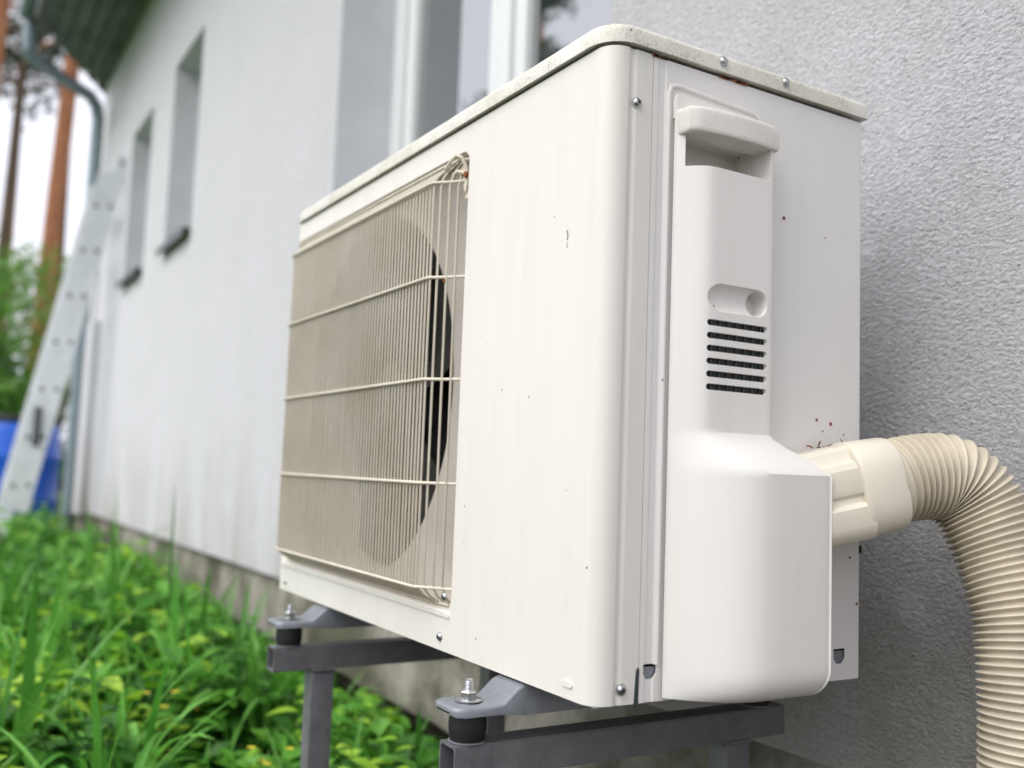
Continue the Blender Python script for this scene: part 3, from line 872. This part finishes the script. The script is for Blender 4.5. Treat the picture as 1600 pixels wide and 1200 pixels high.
# ================================================================== MOUNTS AND STANDS
def make_mount(x, y, label):
    t = empty('vibration_mount', (x, y, -.0515), label, 'vibration mount', 'rubber mounts under the feet')
    bm = bmesh.new(); add_lathe(bm, [(.0150, .0012), (.0158, .003), (.0166, .010), (.0168, .015), (.0164, .0215), (.0156, .0252), (.0150, .0256)], n=36)
    recalc(bm); obj('rubber_body', bm, 'rubber', t)
    bm = bmesh.new(); add_lathe(bm, [(.0160, 0), (.0168, .0004), (.0168, .0012), (.0155, .0016)], n=36)
    recalc(bm); obj('base_washer', bm, 'footsteel', t)
    bm = bmesh.new(); add_lathe(bm, [(.0118, .0344), (.0122, .0348), (.0122, .0356), (.0116, .0360)], n=30)
    recalc(bm); obj('washer', bm, 'zinc', t)
    bm = bmesh.new(); hexp = [(.0077 * math.cos(a), .0077 * math.sin(a)) for a in [PI / 6 + PI / 3 * k for k in range(6)]]
    add_prism(bm, hexp, 'Z', .0361, .0428)
    bmesh.ops.bevel(bm, geom=[e for e in bm.edges if all(v.co.z > .042 for v in e.verts)], offset=.0009, segments=1, affect='EDGES')
    add_lathe(bm, [(.0052, .0428), (.0048, .0440), (.0040, .0441)], n=20); recalc(bm)
    obj('nut', bm, 'zinc', t)
    bm = bmesh.new(); pr = [(.0038, .0440)]
    for k in range(6): pr += [(.0040, .0445 + k * .00125), (.0034, .0451 + k * .00125)]
    pr += [(.0037, .0522), (.0030, .0528)]
    add_lathe(bm, pr, n=20); recalc(bm); obj('threaded_stud', bm, 'zinc', t, sharp=60)
    return t
make_mount(XN, -.041, 'black rubber mount with tall bolt under near front foot')
make_mount(XN, .306, 'black rubber mount in shadow under the near rear foot by the wall')
make_mount(XF, -.041, 'blurred black rubber mount under far front foot, left of the grille')
make_mount(XF, .306, 'black rubber mount under the far rear foot beside the foundation')

def make_stand(xc, y0, y1, label):
    t = empty('support_stand', (xc, .14, GZ), label, 'steel stand', 'steel stands under the unit')
    z1, z0 = -.0518, -.0820; w2 = .0145; th = .0022
    bm = bmesh.new()
    o_ = [(-w2, z0), (w2, z0), (w2, z1), (-w2, z1)]; i_ = [(-w2 + th, z0 + th), (w2 - th, z0 + th), (w2 - th, z1 - th), (-w2 + th, z1 - th)]
    def ring(pts, y): return [bm.verts.new((x, y - .14, z - GZ)) for x, z in pts]
    A, B, Ci, Di = ring(o_, y0), ring(o_, y1), ring(i_, y0), ring(i_, y1)
    for k in range(4):
        j = (k + 1) % 4
        bm.faces.new((A[k], A[j], B[j], B[k])); bm.faces.new((Ci[k], Di[k], Di[j], Ci[j]))
        bm.faces.new((A[k], Ci[k], Ci[j], A[j])); bm.faces.new((B[k], B[j], Di[j], Di[k]))
    recalc(bm)
    bmesh.ops.bevel(bm, geom=[e for e in bm.edges if abs(e.verts[0].co.y - e.verts[1].co.y) > .1], offset=.0012, segments=2, affect='EDGES')
    obj('beam', bm, 'beam', t, sharp=40)
    for ya, yb in ((-.012, .0185), (.2545, .2850)):
        bm = bmesh.new(); add_box(bm, (-w2 + .0005, ya - .14, -.01), (w2 - .0005, yb - .14, z0 - GZ - .0005), .0012); recalc(bm)
        leg = obj('leg', bm, 'beam', t)
        bm = bmesh.new()
        pts = []
        for k in range(13): pts.append((w2 + .0002, lerp(ya, yb, k / 12) - .14, z0 - GZ - .0012 + random.uniform(-.0006, .0006)))
        add_tube(bm, pts, .0022, 6); pts = [(p[0] - 2 * w2 - .0004, p[1], p[2]) for p in pts]; add_tube(bm, pts, .0022, 6)
        add_tube(bm, [(-w2, ya - .14 - .0005, z0 - GZ - .001), (w2, ya - .14 - .0005, z0 - GZ - .001)], .0022, 6)
        obj('weld', bm, 'beam', leg)
    return t
make_stand(XN, -.0600, .335, 'grey steel stand nearest the camera with open beam end')
make_stand(XF, -.0640, .350, 'grey steel stand at the far end, its leg standing in the plants')

# ================================================================== CONDUIT
con = empty('line_set_conduit', (.06, .30, .185), 'ivory corrugated hose bending down the wall from the unit cover', 'conduit')
CO = Vector((.06, .30, .185))
def cobj(name, bm, mat, parent=None, **k):
    bmesh.ops.translate(bm, vec=-CO, verts=bm.verts); return obj(name, bm, mat, parent or con, **k)
P0 = Vector((.0175, .199, .1645)); P1 = Vector((.0550, .2790, .1855))
ax = (P1 - P0).normalized()
sid = ax.cross(Vector((0, 0, 1))).normalized(); upv = sid.cross(ax).normalized()
def dsec(sx, sz, n=40, fac=None):
    """rounded D section of the trunking"""
    pts = []
    for k in range(n):
        a = 2 * PI * k / n; c, s = math.cos(a), math.sin(a)
        e = .72
        pts.append((sx * math.copysign(abs(c) ** e, c), sz * math.copysign(abs(s) ** e, s)))
    return pts
def loft(bm, stations, cap=True):
    rings = []
    for c, pts in stations: rings.append([bm.verts.new(c + sid * a + upv * b) for a, b in pts])
    for a, b in zip(rings, rings[1:]):
        for k in range(len(a)): bm.faces.new((a[k], a[(k + 1) % len(a)], b[(k + 1) % len(a)], b[k]))
    if cap: bm.faces.new(rings[0][::-1]); bm.faces.new(rings[-1])
    recalc(bm)
# stepped trunking between the box and the collar
TS = .985
tr = [(-.030, -.041), (.020, -.0430), (.027, -.0415), (.0318, -.0375), (.0345, -.033), (.0362, -.028), (.0365, -.012), (.0345, -.009), (.031, -.008), (.0305, -.003),
      (.0335, .000), (.0345, .004), (.0335, .022), (.031, .027), (.025, .029), (.0235, .032), (.0215, .0385), (.015, .0425), (-.020, .0425), (-.030, .036)]
tr = [(a * TS, b * TS) for a, b in tr]
bm = bmesh.new(); loft(bm, [(P0, tr), (P0 + ax * .060, tr)])
cobj('trunking', bm, 'duct', sharp=22)
# collar
L1 = (P1 - P0).length
bm = bmesh.new()
cs = lambda g: dsec(.0362 + g, .0408 + g)
cA = P0 + ax * (L1 - .036)
loft(bm, [(cA, cs(-.004)), (cA - ax * .0002, cs(.0005)), (cA + ax * .0012, cs(.0028)), (cA + ax * .004, cs(.0034)), (cA + ax * .038, cs(.0012)), (cA + ax * .040, cs(.0002)), (cA + ax * .0405, cs(-.004))])
cobj('collar', bm, 'duct', sharp=50)
# corrugated hose
key = [(tuple(P1 - ax * .014), .0386), (tuple(P1 + ax * .003), .0389), ((.0660, .3090, .1925), .0392), ((.0790, .338, .1925), .0402), ((.0925, .356, .1740), .0405), ((.1110, .364, .134), .0408), ((.1300, .364, .080), .0410),
       ((.1390, .360, .025), .0415), ((.1420, .357, -.03), .0415), ((.1420, .355, -.10), .0415), ((.142, .354, -.20), .0415), ((.142, .354, -.32), .0415), ((.142, .354, GZ - .02), .0415)]
dense = crom([k_[0] + (k_[1],) for k_ in key], 60)
cum = [0]
for a, b in zip(dense, dense[1:]): cum.append(cum[-1] + (Vector(b[:3]) - Vector(a[:3])).length)
PITCH = .0068; SUB = 10
total = cum[-1]; nst = int(total / PITCH * SUB)
bm = bmesh.new(); j = 0; prev = None; uu = None; NS = 56
for i in range(nst + 1):
    s = total * i / nst
    while j < len(cum) - 2 and cum[j + 1] < s: j += 1
    t = (s - cum[j]) / max(1e-9, cum[j + 1] - cum[j])
    a, b = Vector(dense[j][:3]), Vector(dense[j + 1][:3]); c = a.lerp(b, t); r0 = lerp(dense[j][3], dense[j + 1][3], t)
    j2 = min(j + 8, len(dense) - 1); j1 = max(j - 8, 0)
    tan = (Vector(dense[j2][:3]) - Vector(dense[j1][:3])).normalized()
    if uu is None: uu = (sid - tan * sid.dot(tan)).normalized()
    else: uu = (uu - tan * uu.dot(tan)).normalized()
    vv = tan.cross(uu)
    ph = 2 * PI * (i / SUB)
    prof_ = (0.5 + 0.5 * math.cos(ph)) ** 1.0
    bend = smooth(min(1, max(0, s - .012) / .02))
    r = r0 - .0056 * (1 - prof_) * bend
    ring = [bm.verts.new(c + uu * math.cos(2 * PI * k / NS) * r * .96 + vv * math.sin(2 * PI * k / NS) * r) for k in range(NS)]
    if prev:
        for k in range(NS): bm.faces.new((prev[k], prev[(k + 1) % NS], ring[(k + 1) % NS], ring[k]))
    prev = ring
recalc(bm)
cobj('corrugated_hose', bm, 'hose', sharp=80)

# pine needle litter caught between panel and conduit
bm = bmesh.new(); rn = random.Random(11)
for k in range(18):
    p = Vector((rn.uniform(.002, .020), rn.gauss(.262, .016), .2150 + rn.uniform(0, .0055)))
    d = Vector((rn.uniform(-.2, 1), rn.uniform(-1, 1), rn.uniform(-.25, .35))).normalized() * rn.uniform(.003, .009)
    add_tube(bm, [p, p + d * .5 + Vector((0, 0, .0008)), p + d], rn.uniform(.0004, .0009), 5)
tag(obj('needle_litter', bm, 'needle', kind='stuff'), 'rust brown pine needle litter lodged above the conduit against the unit', 'needle litter')
rn = random.Random(5)
bm = bmesh.new()
for y, z, s in ((.206, .430, .0019), (.188, .2388, .0017), (.2525, .2432, .0015), (.272, .2405, .0019), (.261, .233, .0009), (.290, .231, .0008), (.208, .2, .001), (.262, .42, .0007), (.31, .07, .0013), (.30, .114, .0014), (.148, .045, .001)):
    add_lathe(bm, [(s * .5, 0), (s, .0004), (s * .6, .0011)], (.0001, y, z), 'X', 7)
aobj('rust_spot', bm, 'rust', side, sharp=None, kind='stuff')
bm = bmesh.new(); add_lathe(bm, [(.001, 0), (.003, .001), (.0025, .003)], (.0, D + .0005, .1370), 'X', 9); add_box(bm, (-.002, D - .001, .118), (.0008, D + .0005, .125))
aobj('dark_clip', bm, 'dirt', sharp=None)

# ================================================================== LADDER, BARREL
lad = empty('extension_ladder', (-5.62, -.10, GZ), 'aluminium extension ladder leaning on the far end of the wall', 'ladder')
LB = Vector((0, 0, 0)); LT = Vector((0, .46, 2.42))
la = LT.normalized(); ln = Vector((0, -la.z, la.y))
for sec, (off, l0, l1) in enumerate(((.0, 0, LT.length - .15), (-.074, .30, LT.length))):
    for xx in (.17, -.17):
        bm = bmesh.new()
        c0 = la * l0 + ln * off; c1 = la * l1 + ln * off
        q = [(-.0125, -.035), (.0125, -.035), (.0125, .035), (-.0125, .035)]
        A = [bm.verts.new(c0 + Vector((xx + a, 0, 0)) + ln * b) for a, b in q]; B = [bm.verts.new(c1 + Vector((xx + a, 0, 0)) + ln * b) for a, b in q]
        for k in range(4): bm.faces.new((A[k], A[(k + 1) % 4], B[(k + 1) % 4], B[k]))
        bm.faces.new(A[::-1]); bm.faces.new(B); recalc(bm)
        st_ = obj('stringer', bm, 'alu', lad, sharp=30)
        if xx > 0:
            s = l0 + .15
            while s < l1 - .03:
                bm = bmesh.new(); c = la * s + ln * off + Vector((xx + .0127, 0, 0))
                add_tube(bm, [c, c + Vector((.002, 0, 0))], .013, 10); s += .28
                obj('rung_end', bm, 'aludark', st_)
    s = l0 + .15
    while s < l1 - .03:
        bm = bmesh.new(); c = la * s + ln * off
        add_tube(bm, [c + Vector((-.156, 0, 0)), c + Vector((.156, 0, 0))], .015, 10); obj('rung', bm, 'alu', lad); s += .28
bm = bmesh.new(); c = la * .78 + ln * -.03 + Vector((.184, 0, 0)); add_box(bm, c - Vector((.003, .020, .11)), c + Vector((.02, .02, .11)), .004)
obj('guide_bracket', bm, 'aludark', lad)

bar = empty('rain_barrel', (-7.15, .10, GZ), 'blue plastic barrel with black lid behind the ladder', 'barrel')
bm = bmesh.new(); add_lathe(bm, [(.25, 0), (.275, .02), (.285, .10), (.295, .25), (.300, .27), (.300, .29), (.295, .31), (.297, .55), (.302, .57), (.302, .59), (.296, .61), (.285, .76), (.265, .82), (.255, .835)], n=48)
recalc(bm); obj('barrel_body', bm, 'blue', bar)
bm = bmesh.new(); add_lathe(bm, [(.270, .822), (.276, .825), (.276, .862), (.268, .872), (.18, .876)], n=48); recalc(bm); obj('barrel_lid', bm, 'black', bar)

# ================================================================== PLANTS
def leaf_blade(bm, base, ang, length, width, lift, droop, n=8, fold=.25):
    """arching strap leaf"""
    d = Vector((math.cos(ang), math.sin(ang), 0)); s = Vector((-d.y, d.x, 0)); prev = None
    for i in range(n + 1):
        t = i / n
        p = Vector(base) + d * (length * (math.sin(lift) * t + .0) * (.35 + .75 * t)) + Vector((0, 0, length * (math.cos(lift) * t * 1.15 - droop * t ** 2.6)))
        wd = width * (math.sin(PI * min(1, .12 + t * .88)) ** .6 if t > .0 else .5)
        if i == n: wd = .0004
        row = [bm.verts.new(p - s * wd / 2 + Vector((0, 0, wd * fold))), bm.verts.new(p), bm.verts.new(p + s * wd / 2 + Vector((0, 0, wd * fold)))]
        if prev:
            for k in range(2): bm.faces.new((prev[k], prev[k + 1], row[k + 1], row[k]))
        prev = row

def leaf_oval(bm, base, dirv, nrm, length, width, n=5, serr=0):
    d = dirv.normalized(); s = d.cross(nrm).normalized(); u = s.cross(d).normalized(); prev = None
    for i in range(n + 1):
        t = i / n; wd = width * math.sin(PI * (t ** .75)) + .0006
        p = base + d * (length * t) - u * (length * .22 * t * t)
        row = [bm.verts.new(p - s * wd / 2 + u * wd * .16), bm.verts.new(p), bm.verts.new(p + s * wd / 2 + u * wd * .16)]
        if prev:
            for k in range(2): bm.faces.new((prev[k], prev[k + 1], row[k + 1], row[k]))
        prev = row

def copy_tree(o, parent=None):
    c = o.copy(); COL.objects.link(c); c.parent = parent
    for ch in o.children: copy_tree(ch, c)
    return c

# prototypes -------------------------------------------------------------
def proto_blades(seed, nbl=22, L=(.28, .50), W_=(.012, .022)):
    rn = random.Random(seed); bm = bmesh.new()
    for k in range(nbl):
        a = rn.uniform(0, 2 * PI); b = (rn.gauss(0, .02), rn.gauss(0, .02), 0)
        leaf_blade(bm, b, a, rn.uniform(*L), rn.uniform(*W_), rn.uniform(.12, .75), rn.uniform(.1, .75), 9)
    return bm
def proto_broad(seed, nst=9, h=(.14, .30), ll=(.07, .13), ratio=.58):
    rn = random.Random(seed); st = bmesh.new(); lf = bmesh.new()
    for k in range(nst):
        a = rn.uniform(0, 2 * PI); lean = rn.uniform(.05, .5); hh = rn.uniform(*h)
        top = Vector((math.cos(a) * lean * hh, math.sin(a) * lean * hh, hh)); b = Vector((rn.gauss(0, .02), rn.gauss(0, .02), 0))
        mid = b.lerp(top, .5) + Vector((0, 0, .02)); add_tube(st, [b, mid, top], [.002, .0017, .001], 5)
        for q in range(7):
            t = lerp(.35, 1, q / 6); p = b.lerp(top, t); aa = a + q * 2.4 + rn.uniform(-.4, .4); L = rn.uniform(*ll) * (1.05 - .35 * t)
            d = Vector((math.cos(aa), math.sin(aa), rn.uniform(-.15, .45)))
            leaf_oval(lf, p, d, Vector((0, 0, 1)), L, L * ratio)
    return st, lf

plants = []
def plant_thing(name, label, cat, group, parts):
    t = empty(name, (0, 0, 0), label, cat, group)
    for nm, b, mt in parts: obj(nm, b, mt, t, sharp=None)
    return t
bl = [plant_thing('strap_leaf_clump', 'x', 'plant', None, [('leaf', proto_blades(s), 'blade')]) for s in (1, 2, 3)]
br = []
for s, mt in ((4, 'leaf_mid'), (5, 'leaf_lime'), (6, 'leaf_dark')):
    a, b = proto_broad(s); br.append(plant_thing('leafy_herb', 'x', 'plant', None, [('stem', a, 'leaf_dark'), ('foliage', b, mt)]))
a, b = proto_broad(9, 8, (.10, .2), (.035, .06), .6)
fl = plant_thing('yellow_flowered_herb', 'x', 'plant', None, [('stem', a, 'leaf_mid'), ('foliage', b, 'leaf_lime')])
rn = random.Random(8); bm = bmesh.new()
for k in range(6):
    c = Vector((rn.gauss(0, .05), rn.gauss(0, .05), rn.uniform(.14, .24)))
    for q in range(5):
        a = q * 2 * PI / 5; leaf_oval(bm, c, Vector((math.cos(a), math.sin(a), .3)), Vector((0, 0, 1)), .011, .008, 3)
obj('blossom', bm, 'flower', fl, sharp=None)
protos = bl + br + [fl]; used = set()
def place(pt, x, y, s, rz, label, z=GZ):
    o = pt if pt.name not in used else copy_tree(pt)
    used.add(pt.name); o.location = (x, y, z); o.scale = (s, s, s); o.rotation_euler = (0, 0, rz); o['label'] = label
    o['category'] = 'plant'
    return o
place(bl[0], -1.50, .03, .80, .3, 'dark green strap-leaved clump arching before the foundation left of the far stand')
place(bl[1], -1.05, -.16, .78, 1.9, 'strap-leaved clump with long drooping blades at the lower left')
place(bl[2], -2.6, .05, .95, .9, 'tall bladed clump whose tips cross the bottom of the white wall')
place(bl[1], -1.32, .14, .92, 4.4, 'bent strap-leaved clump crossing in front of the foundation')
place(bl[2], -1.72, -.22, .95, 5.2, 'broad bladed clump standing amid the lime herbs')
place(bl[0], -.86, -.22, .70, 2.6, 'strap-leaved clump at the bottom edge beside the far stand leg')
place(bl[2], -3.3, .12, 1.0, 2.0, 'long bladed clump close under the far white wall')
place(bl[1], -2.2, -.25, 1.05, .8, 'tall strap-leaved clump at the left edge of the bed')
place(bl[0], -1.18, -.30, .85, 3.4, 'strap-leaved clump in the lowest left corner')
place(br[0], -1.32, .06, .85, 5.5, 'large-leaved mid green weed left of the far stand leg')
place(br[2], -1.10, -.22, .85, .4, 'large dark-leaved weed at the bottom left beside the far stand')
place(br[1], -1.15, .24, .66, 2.9, 'lime large-leaved weed against the foundation')
place(br[0], -1.85, .02, .95, 1.7, 'large-leaved weed in the middle of the bed, lighter than its neighbours')
place(br[2], -2.7, -.12, 1.05, 4.2, 'tall dark weed farther up the bed')
place(br[0], -1.00, .22, .62, .2, 'mid green leafy herb behind the leg of the far stand')
place(br[1], -.80, .17, .62, 1.4, 'lime green leafy herb low between the two stands')
place(br[2], -1.9, -.15, .95, 2.2, 'dark broad-leaved herb in the middle of the left bed')
place(br[1], -1.45, -.28, .75, 4.0, 'bright lime herb glowing in the left bed')
place(br[0], -2.15, .18, .80, 3.1, 'mid green herb growing close to the white wall foot')
place(fl, -1.28, -.05, .85, .7, 'small herb with yellow blossoms left of the far stand')
place(fl, -1.75, -.30, .95, 2.7, 'small herb with yellow blossoms at the left edge of the bed')
place(fl, -.93, .04, .75, 5.0, 'small yellow-flowered herb at the foot of the far stand')
place(br[2], -4.6, .10, 1.05, 1.1, 'dark leafy herb around the foot of the ladder')
place(br[0], -.72, -.02, .55, .9, 'leafy herb in front of the dark gap under the foundation')

# undergrowth: nobody could count it
def scatter(name, seed, n, region, hfun, mat, L, ratio, label, blades=False):
    rn = random.Random(seed); bm = bmesh.new(); k = 0
    while k < n:
        x, y = region(rn); h = hfun(x, y, rn)
        if h is None: continue
        k += 1; a = rn.uniform(0, 2 * PI)
        if blades: leaf_blade(bm, (x, y, GZ), a, rn.uniform(.7, 1.1) * h * 1.1, rn.uniform(.006, .016), rn.uniform(.05, .7), rn.uniform(.0, .7), 6)
        else:
            z = GZ + h * rn.uniform(.15, 1.0) ** .6
            l_ = rn.uniform(*L)
            leaf_oval(bm, Vector((x, y, z)), Vector((math.cos(a), math.sin(a), rn.uniform(-.9, .6))), Vector((rn.uniform(-.5, .5), rn.uniform(-.5, .5), 1)), l_, l_ * ratio, 3)
    o = obj(name, bm, mat, sharp=None, kind='stuff'); tag(o, label, 'ground cover'); return o
def reg(rn):
    u = rn.random(); x = -.72 - 6.6 * u ** 1.5
    return x, rn.uniform(max(-1.9, -.55 + (x + .72) * .28), .44)
def hf(x, y, rn):
    h = .17 + .09 * math.sin(x * 5.1 + 1) * math.sin(y * 7 + x) + .035 * math.sin(x * 13)
    h += .055 * min(1, max(0, (-x - 1.0) / 1.2))
    if y > .25: h *= max(.2, 1 - (y - .25) / .19 * .75)
    if x > -1.6: h *= lerp(.62, 1, min(1, (-x - .72) / .9))
    return max(.05, h)
scatter('leafy_undergrowth', 21, 4600, reg, hf, 'leaf_mid', (.035, .095), .48, 'mixed green leafy undergrowth filling the bed along the wall')
scatter('dark_undergrowth', 22, 4300, reg, lambda x, y, rn: hf(x, y, rn) * .8, 'leaf_dark', (.04, .11), .5, 'darker low leaves beneath the bright foliage along the wall')
scatter('lime_undergrowth', 23, 1700, reg, lambda x, y, rn: hf(x, y, rn) * 1.04 if math.sin(x * 3.1) + math.sin(y * 6 + x * 2) > .2 else None, 'leaf_lime', (.03, .07), .6, 'yellow green tufts spread through the undergrowth')
scatter('grass_blades', 24, 2300, reg, lambda x, y, rn: hf(x, y, rn) * rn.uniform(.9, 1.55), 'blade', (.1, .2), .1, 'thin grass blades rising through the undergrowth', True)

# ================================================================== TREES
def pine(x, y, h, r, lean, seed, label, mat='bark', crown0=.55, cr=1.6, thick=1400, low=None):
    rn = random.Random(seed)
    t = empty('pine_tree', (x, y, GZ), label, 'tree', 'pines beyond the house')
    bm = bmesh.new(); pts = []; rad = []
    for i in range(15):
        q = i / 14; pts.append(Vector((lean[0] * q * h + .06 * math.sin(q * 6 + seed), lean[1] * q * h + .05 * math.sin(q * 5 + seed * 2), q * h))); rad.append(r * (1 - .8 * q) + .02)
    add_tube(bm, pts, rad, 12); obj('trunk', bm, mat, t, sharp=80)
    bb = bmesh.new(); lf = bmesh.new()
    for k in range(34):
        q = rn.uniform(crown0, .99) if (low is None or rn.random() > .3) else rn.uniform(low, crown0); i = int(q * 14); base = pts[i].lerp(pts[min(i + 1, 14)], q * 14 - i)
        a = rn.uniform(0, 2 * PI); L = cr * (1.15 - q) * 1.6 * rn.uniform(.5, 1.1)
        tip = base + Vector((math.cos(a) * L, math.sin(a) * L, rn.uniform(-.15, .35) * L))
        add_tube(bb, [base, base.lerp(tip, .5) + Vector((0, 0, .08 * L)), tip], [.045, .03, .012], 5)
        for c in range(thick // 34):
            s = rn.uniform(.35, 1.0); p = base.lerp(tip, s) + Vector((rn.gauss(0, .16), rn.gauss(0, .16), rn.gauss(0, .10)))
            d = Vector((rn.gauss(0, 1), rn.gauss(0, 1), rn.gauss(.2, .6))).normalized(); l_ = rn.uniform(.10, .24); wd = .022
            s_ = d.cross(Vector((rn.gauss(0, 1), rn.gauss(0, 1), rn.gauss(0, 1)))).normalized()
            for m_ in range(3):
                dd = (d + Vector((rn.gauss(0, .35), rn.gauss(0, .35), rn.gauss(0, .35)))).normalized()
                v = [lf.verts.new(p - s_ * wd), lf.verts.new(p + s_ * wd), lf.verts.new(p + dd * l_ + s_ * wd * .4), lf.verts.new(p + dd * l_ - s_ * wd * .4)]
                lf.faces.new(v)
    obj('branch', bb, mat, t, sharp=80, kind='stuff'); obj('crown', lf, 'pine_needles', t, sharp=None)
    return t
pine(-13.6, -.36, 15, .15, (0, .055), 1, 'orange barked pine at the left edge, its trunk leaning into frame', crown0=.5)
pine(-14.5, .84, 16, .13, (0, .022), 2, 'stout orange pine trunk standing just left of the downpipe', crown0=.42)
pine(-17.5, .30, 16, .09, (.0, .02), 3, 'slim dark pine trunk between the two orange trunks', 'bark_grey', .4)
pine(-19.5, .50, 16, .08, (.0, .012), 13, 'slender orange pine close left of the stout trunk', 'bark', .5)
pine(-21, 1.6, 17, .13, (0, .0), 4, 'thin pine far behind the downpipe', 'bark_grey', .45)
pine(-24, .1, 17, .15, (0, .01), 12, 'distant orange pine low behind the blue barrel', 'bark', .5)
# crowns mirrored in the window and standing round the garden
pine(-11.2, -5.6, 12, .16, (0, 0), 5, 'dense pine mirrored in the window pane', 'bark', .35, 1.05, 4200, .25)
pine(-3.5, -13.5, 13, .17, (0, 0), 6, 'sparser pine far across the garden', 'bark', .4, 1.1, 1700)
pine(-0.5, -14.5, 14, .2, (0, 0), 7, 'tall pine across the garden opposite the unit', 'bark', .35, 1.5, 1700)

def shrub(x, y, rx, h, seed, mat, label, n=3800):
    rn = random.Random(seed); t = empty('shrub', (x, y, GZ), label, 'shrub', 'shrubs beyond the house')
    st = bmesh.new(); lf = bmesh.new(); cl = [(Vector((rn.uniform(-rx, rx) * .75, rn.uniform(-rx, rx) * .75, rn.uniform(.15, .85) * h)), rn.uniform(.25, .5) * rx) for _ in range(16)]
    for c, r in cl: add_tube(st, [(0, 0, 0), c * .5 + Vector((0, 0, .1)), c], [.03, .02, .008], 5)
    for k in range(n):
        c, r = rn.choice(cl); d = Vector((rn.gauss(0, 1), rn.gauss(0, 1), rn.gauss(0, 1))).normalized() * r * rn.random() ** .35
        p = c + d
        if p.z < .02: p.z = .02 + rn.random() * .1
        leaf_oval(lf, p, Vector((rn.gauss(0, 1), rn.gauss(0, 1), rn.gauss(0, .6))), Vector((rn.gauss(0, .5), rn.gauss(0, .5), 1)), rn.uniform(.06, .13), .05, 2)
    obj('stem', st, 'bark_grey', t, sharp=80, kind='stuff'); obj('foliage', lf, mat, t, sharp=None); return t
shrub(-9.8, -.35, .9, 2.6, 31, 'bush', 'green shrub rising behind the barrel at the left edge', 5200)
shrub(-11.5, .75, .9, 2.5, 32, 'bush', 'green shrub between the ladder and the pine trunks')
shrub(-13.0, -.1, 1.3, 3.7, 33, 'leaf_mid', 'tall light green shrub behind the nearer shrubs')
shrub(-19, .9, 1.5, 4.6, 34, 'bush_yellow', 'yellowing shrub glowing behind the ladder top')
shrub(-16, -1.6, 1.6, 3.0, 35, 'bush', 'wide shrub beyond the left edge of the frame')

# ================================================================== render
SC.render.engine = 'CYCLES'
SC.cycles.use_denoising = True
